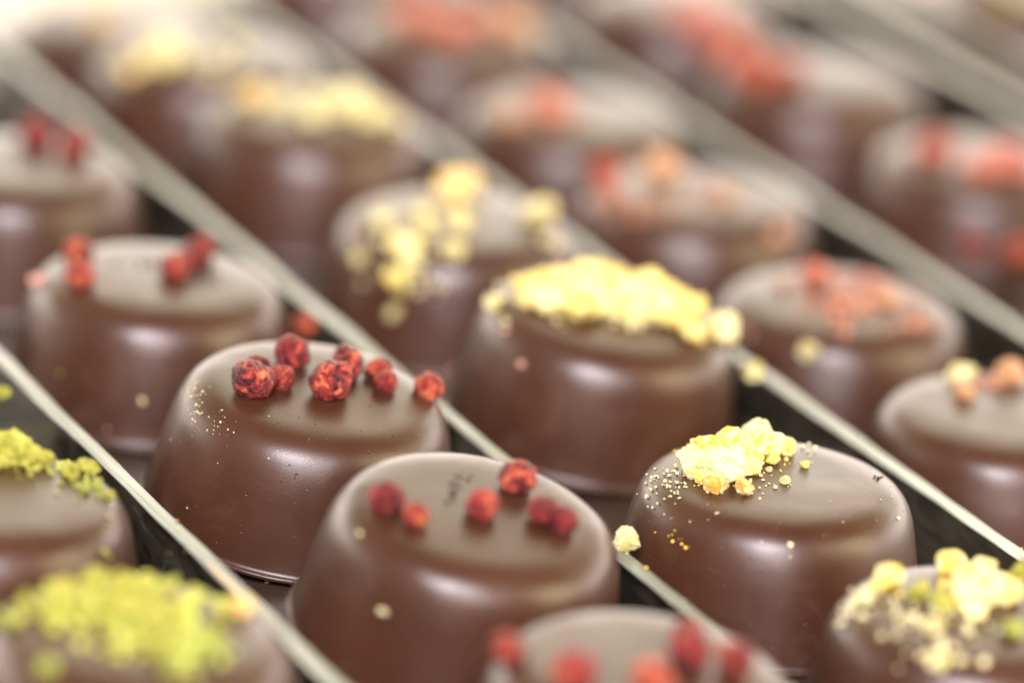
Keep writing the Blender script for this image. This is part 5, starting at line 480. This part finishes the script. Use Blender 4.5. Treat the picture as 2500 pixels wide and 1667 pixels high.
# ------------------------------------------------------------------ chocolate shell (lathe)
PROFILE = [(0.0,1.36),(0.35,1.3595),(0.7,1.354),(.86,1.345),(.97,1.331),(1.06,1.307),(1.135,1.272),(1.195,1.225),(1.243,1.165),(1.280,1.095),(1.309,1.015),(1.334,.92),(1.362,.79),(1.392,.64),(1.424,.47),(1.452,.30),(1.474,.16),(1.49,.09),(1.500,.060),(1.518,.052),(1.530,.042),(1.534,.03),(1.53,.008),(1.51,0.0),(0.0,0.0)]
def shell_mesh(seed):
    seg = 112
    vs_, fs = [], []
    vs_.append((0, 0, PROFILE[0][1] * CM))
    mid = PROFILE[1:-1]
    for k, (r, z) in enumerate(mid):
        for s in range(seg):
            a = 2 * math.pi * s / seg
            d = Vector((math.cos(a), math.sin(a), 0))
            w_ = .012 * noise.noise(Vector((d.x * 1.3, d.y * 1.3, z * .8 + seed * 11)))
            if r > 1.51: w_ += .008 * noise.noise(Vector((d.x * 5, d.y * 5, seed * 5)))
            rr = r * (1 + w_)
            zz = z + (.008 * noise.noise(Vector((d.x * r * 1.4, d.y * r * 1.4, seed * 3))) if z > 1.0 else 0)
            vs_.append((rr * d.x * CM, rr * d.y * CM, zz * CM))
    vs_.append((0, 0, 0))
    for s in range(seg): fs.append((0, 1 + s, 1 + (s + 1) % seg))
    for k in range(len(mid) - 1):
        for s in range(seg):
            a = 1 + k * seg + s; b2 = 1 + k * seg + (s + 1) % seg
            fs.append((a, a + seg, b2 + seg, b2))
    last = len(vs_) - 1; k0 = 1 + (len(mid) - 1) * seg
    for s in range(seg): fs.append((k0 + s, last, k0 + (s + 1) % seg))
    return mesh_from(vs_, fs, 'shell', True)
SHELLS = [shell_mesh(i) for i in range(5)]

def ico(sub):
    bm = bmesh.new(); bmesh.ops.create_icosphere(bm, subdivisions=sub, radius=1.0)
    vs_ = [v.co.copy() for v in bm.verts]; fs = [tuple(v.index for v in f.verts) for f in bm.faces]
    bm.free(); return vs_, fs
ICO5, ICO4, ICO1 = ico(5), ico(4), ico(1)
def berry_mesh(seed, lobes):
    rnd = random.Random(seed)
    cs = [(Vector((0, 0, 0)), .92)]
    for _ in range(lobes):
        a = rnd.uniform(0, 6.28)
        cs.append((Vector((math.cos(a) * .42, math.sin(a) * .42, rnd.uniform(-.2, .3))), rnd.uniform(.55, .7)))
    off = Vector((seed * 9.1, seed * 3.3, 0))
    out = []
    for v in ICO5[0]:
        r = 0
        for c, rad in cs:                       # ray from the centre to the union of spheres
            b2 = v.dot(c); q = b2 * b2 - c.dot(c) + rad * rad
            if q > 0: r = max(r, b2 + math.sqrt(q))
        n1 = noise.noise(v * 1.9 + off); n2 = noise.noise(v * 5.5 + off); n3 = noise.noise(v * 14 + off); n4 = noise.noise(v * 28 + off)
        r *= 1 + .10 * n1 + .065 * n2 + .04 * n3 + .018 * n4
        out.append(v * r)
    return mesh_from(out, ICO5[1], 'berry', True)
def chunk_mesh(seed, rough):
    rnd = random.Random(seed * 13 + 5)
    pl = []
    for _ in range(rnd.randint(9, 13)):
        n = Vector((rnd.gauss(0, 1), rnd.gauss(0, 1), rnd.gauss(0, 1))).normalized()
        pl.append((n, rnd.uniform(.62, .98)))
    off = Vector((seed * 5.7, 1, seed))
    src = ICO4
    out = []
    for v in src[0]:
        r = 1.15
        for n, d in pl:
            k = v.dot(n)
            if k > 1e-3: r = min(r, d / k)
        r *= 1 + rough * (.16 * noise.noise(v * 3 + off) + .14 * noise.noise(v * 8 + off) + .10 * noise.noise(v * 17 + off))
        out.append(v * r)
    return mesh_from(out, src[1], 'chunk', False)
BM_ = {c: [berry_mesh(c * 10 + k, k % 2 + (1 if c in (1, 2) else 0)) for k in range(3)] for c in range(7)}
NM_ = {c: [chunk_mesh(c * 10 + k, (.45, .9, .7, .7, .95, 1.0, .8)[c]) for k in range(4)] for c in range(7)}
for c in range(7):
    for me in BM_[c]: me.materials.append(BERRY[c])
    for me in NM_[c]: me.materials.append(NUT[c])
rnd = random.Random(11)
def put(name, me, p, r, parent, squash=1.0):
    o = bpy.data.objects.new(name, me)
    o.scale = (r * CM * rnd.uniform(.92, 1.1), r * CM * rnd.uniform(.92, 1.1), r * CM * rnd.uniform(.9, 1.0) * squash)
    o.rotation_euler = (rnd.uniform(-.5, .5), rnd.uniform(-.5, .5), rnd.uniform(0, 6.28))
    o.location = (p[0] * CM, p[1] * CM, p[2] * CM)
    C.objects.link(o)
    if parent is not None: o.parent = parent
    return o
def crumb_mesh(pts):
    cols = sorted({p[4] for p in pts}); vs_, fs, mi = [], [], []
    for x, y, z, r, c in pts:
        q = Vector((rnd.uniform(.6, 1.3), rnd.uniform(.6, 1.3), rnd.uniform(.5, 1.1))) * r
        rot = Matrix.Rotation(rnd.uniform(0, 6.28), 3, Vector((rnd.gauss(0, 1), rnd.gauss(0, 1), rnd.gauss(0, 1))).normalized())
        b0 = len(vs_)
        for v in ICO1[0]:
            u = v * rnd.uniform(.75, 1.2)
            u = rot @ Vector((u.x * q.x, u.y * q.y, u.z * q.z))
            vs_.append(((x + u.x) * CM, (y + u.y) * CM, (z + u.z) * CM))
        for f in ICO1[1]:
            fs.append(tuple(b0 + i for i in f)); mi.append(cols.index(c))
    me = mesh_from(vs_, fs, 'crumbs')
    for c in cols: me.materials.append(CRUMB[c])
    me.polygons.foreach_set('material_index', mi)
    return me

G1 = 'green topped chocolates'; G2 = 'red berry chocolates'; G3 = 'yellow nut chocolates'
G4 = 'pink crumb chocolates'; G5 = 'scarlet topped chocolates'; G6 = 'chocolates in the neighbouring tray'
LAB = {
 'pistachio_edge': ('dark chocolate with scattered yellow green pistachio lumps, cut by the left frame edge', G1),
 'pistachio_heap': ('dark chocolate under a blurred heap of green pistachio powder, at the bottom left', G1),
 'far_left_bare': ('dark chocolate almost wholly outside the left frame edge, behind the pistachio lump one', G1),
 'berry_left_edge': ('tall looking blurred dark chocolate with two red berry clumps at the left frame edge', G2),
 'berry_four': ('dark chocolate topped with two pairs of red berries and a dark smudge', G2),
 'berry_seven': ('sharp dark chocolate with an arc of seven or more mottled red berries', G2),
 'berry_five': ('tilted dark chocolate with loose red berries, in front of the one with the berry arc', G2),
 'berry_front': ('blurred dark chocolate with red berries cut by the bottom frame edge', G2),
 'berry_corner': ('very blurred dark chocolate at the far left corner behind the two clump one', G2),
 'nut_back': ('far blurred chocolate with one round yellow blob on its left side', G3),
 'nut_second': ('blurred chocolate with a pale yellow line of nuts and wide lavender sheen', G3),
 'nut_scatter': ('chocolate with scattered pale yellow crumbs and a golden nut at the back', G3),
 'nut_ridge': ('chocolate with a long bright yellow ridge of chopped nuts along its back', G3),
 'nut_pile': ('sharp chocolate with a pile of ivory nuts in yellow powder and fine crumbs', G3),
 'nut_front': ('chocolate with yellow nut lumps and green bits at the bottom right', G3),
 'nut_back2': ('farthest pale blurred chocolate of the yellow nut row by the tray rim', G3),
 'red0': ('farthest chocolate of the scarlet topped row, just above the top edge', G5),
 'mix0': ('farthest blurred bare chocolate of the pink crumb row at the top edge', G4),
 'mix1': ('far blurred chocolate with pinkish red berries at the top edge', G4),
 'mix2': ('blurred chocolate with one faint salmon coloured topping', G4),
 'mix3': ('blurred chocolate with a red orange berry, a tan berry and brown crumbs', G4),
 'mix4': ('chocolate heaped with pinkish brown crumbs around one orange berry', G4),
 'mix5': ('chocolate with a yellow and a salmon lump at the right frame edge', G4),
 'red1': ('far blurred chocolate with a large scarlet topping at the top edge', G5),
 'red2': ('blurred chocolate with an orange berry at its left and a broad lavender sheen', G5),
 'red3': ('blurred chocolate with one orange and two scarlet berries at the right edge', G5),
 'red4': ('dark chocolate mostly outside the right frame edge, in front of the two scarlet berry one', G5),
 'next1': ('very blurred chocolate of the neighbouring tray at the top edge', G6),
 'next2': ('very blurred chocolate with olive topping in the top right corner', G6),
}
idx = 0
for key, (x, y, z, ax, ay, hs) in PRALINES.items():
    e = empty('chocolate', (x * CM, y * CM, z * CM + .00002), (R(ax), R(ay), 0))
    lab, grp = LAB[key]
    tag(e, lab, 'chocolate', grp)
    sh = link('shell', SHELLS[idx % 5], CHOC, e)
    sh.rotation_euler = (0, 0, idx * 1.7)
    sh.scale = (1, 1, hs)
    idx += 1
    for (bx, by, bz, r, c) in BERRIES.get(key, []):
        put('berry', BM_[c][rnd.randrange(3)], (bx, by, bz), r, e)
    for (bx, by, bz, r, c) in NUTS.get(key, []):
        nm = 'pistachio_piece' if c in (4, 5, 6) and key.startswith('pist') else 'nut_piece'
        put(nm, NM_[c][rnd.randrange(4)], (bx, by, bz), r * ({'pistachio_edge': 1.12, 'pistachio_heap': .92, 'nut_scatter': .92}.get(key, 1.08)), e)
    if CRUMBS.get(key):
        o = link('crumbs', crumb_mesh(CRUMBS[key]), [], e)
        o['kind'] = 'stuff'

# ------------------------------------------------------------------ loose bits
def loose(name, me, p, r, label, cat, group=None):
    o = put(name, me, p, r, None)
    tag(o, label, cat, group)
    return o
loose('berry', BM_[3][0], (-2.12, 3.72, .93), .135, 'small red berry fallen between the chocolate with two berry pairs and the divider', 'berry', 'loose berries')
loose('nut_piece', NM_[2][1], (1.215, -1.24, .92), .125, 'angular pale nut chunk wedged between the divider and the nut pile chocolate', 'nut', 'loose nut chunks')
loose('nut_piece', NM_[2][2], (2.43, 3.19, 1.06), .10, 'yellow nut chunk resting on the divider right of the yellow ridge chocolate', 'nut', 'loose nut chunks')
loose('berry', BM_[0][1], (5.02, 8.10, .95), .16, 'red berry lying between the last two scarlet topped chocolates at the right', 'berry', 'loose berries')
loose('berry', BM_[3][2], (5.50, 8.02, .95), .18, 'orange berry lying beside the right frame edge, right of the loose red one', 'berry', 'loose berries')
loose('pistachio_piece', NM_[4][0], (-4.86, 1.13, .9), .08, 'green pistachio bit at the left frame edge above the lumpy green chocolate', 'pistachio bit')
loose('crumb', NM_[3][1], (-2.95, -1.60, .55), .035, 'tiny pink crumb clinging to the left face of the leftmost divider', 'crumb')
# dry smear on the leftmost divider's edge
fl, ff = [], []
for i in range(30):
    t = i / 29; wd = .045 * math.sin(math.pi * t) ** .6
    yy = 40.6 - 0.0 + 0
    for s_ in (-1, 1):
        fl.append(((15.62 + s_ * wd * .5 + .012 * noise.noise(Vector((i * .7, s_, 0)))) * CM, (33.25 + 1.0 * t) * CM, (ZD + .006 + (.012 if s_ > 0 else 0)) * CM))
for i in range(29): ff.append((2 * i, 2 * i + 1, 2 * i + 3, 2 * i + 2))
fm = mesh_from(fl, ff, 'smear')
sm_ = link('dried_smear', fm, FLAKE, divs[0])
so = sm_.modifiers.new('thick', 'SOLIDIFY'); so.thickness = .0001

# crumbs shed on the divider edges and the tray floor
ca, sa = math.cos(AZ), math.sin(AZ)
pts = []
for _ in range(80):
    dx = rnd.choice([15.68, 19.38, 23.06, 26.49]); al = rnd.uniform(26, 48)
    px_ = dx + rnd.uniform(-.07, .07)
    pts.append((ca * px_ - sa * al, sa * px_ + ca * al - 40, ZD + .012, rnd.choice([.005, .006, .008, .01, .018]), rnd.choice([2, 2, 1, 0, 8])))
for _ in range(420):
    px_ = rnd.uniform(12, 30.5); al = rnd.uniform(26, 50)
    pts.append((ca * px_ - sa * al, sa * px_ + ca * al - 40, .012, rnd.choice([.01, .015, .02, .04]), rnd.choice([2, 5, 0, 8, 8])))
lc = link('crumbs', crumb_mesh(pts), [])
tag(lc, 'fine pale and pink crumbs spilled along the divider edges and the tray floor', 'crumbs', None, 'stuff')
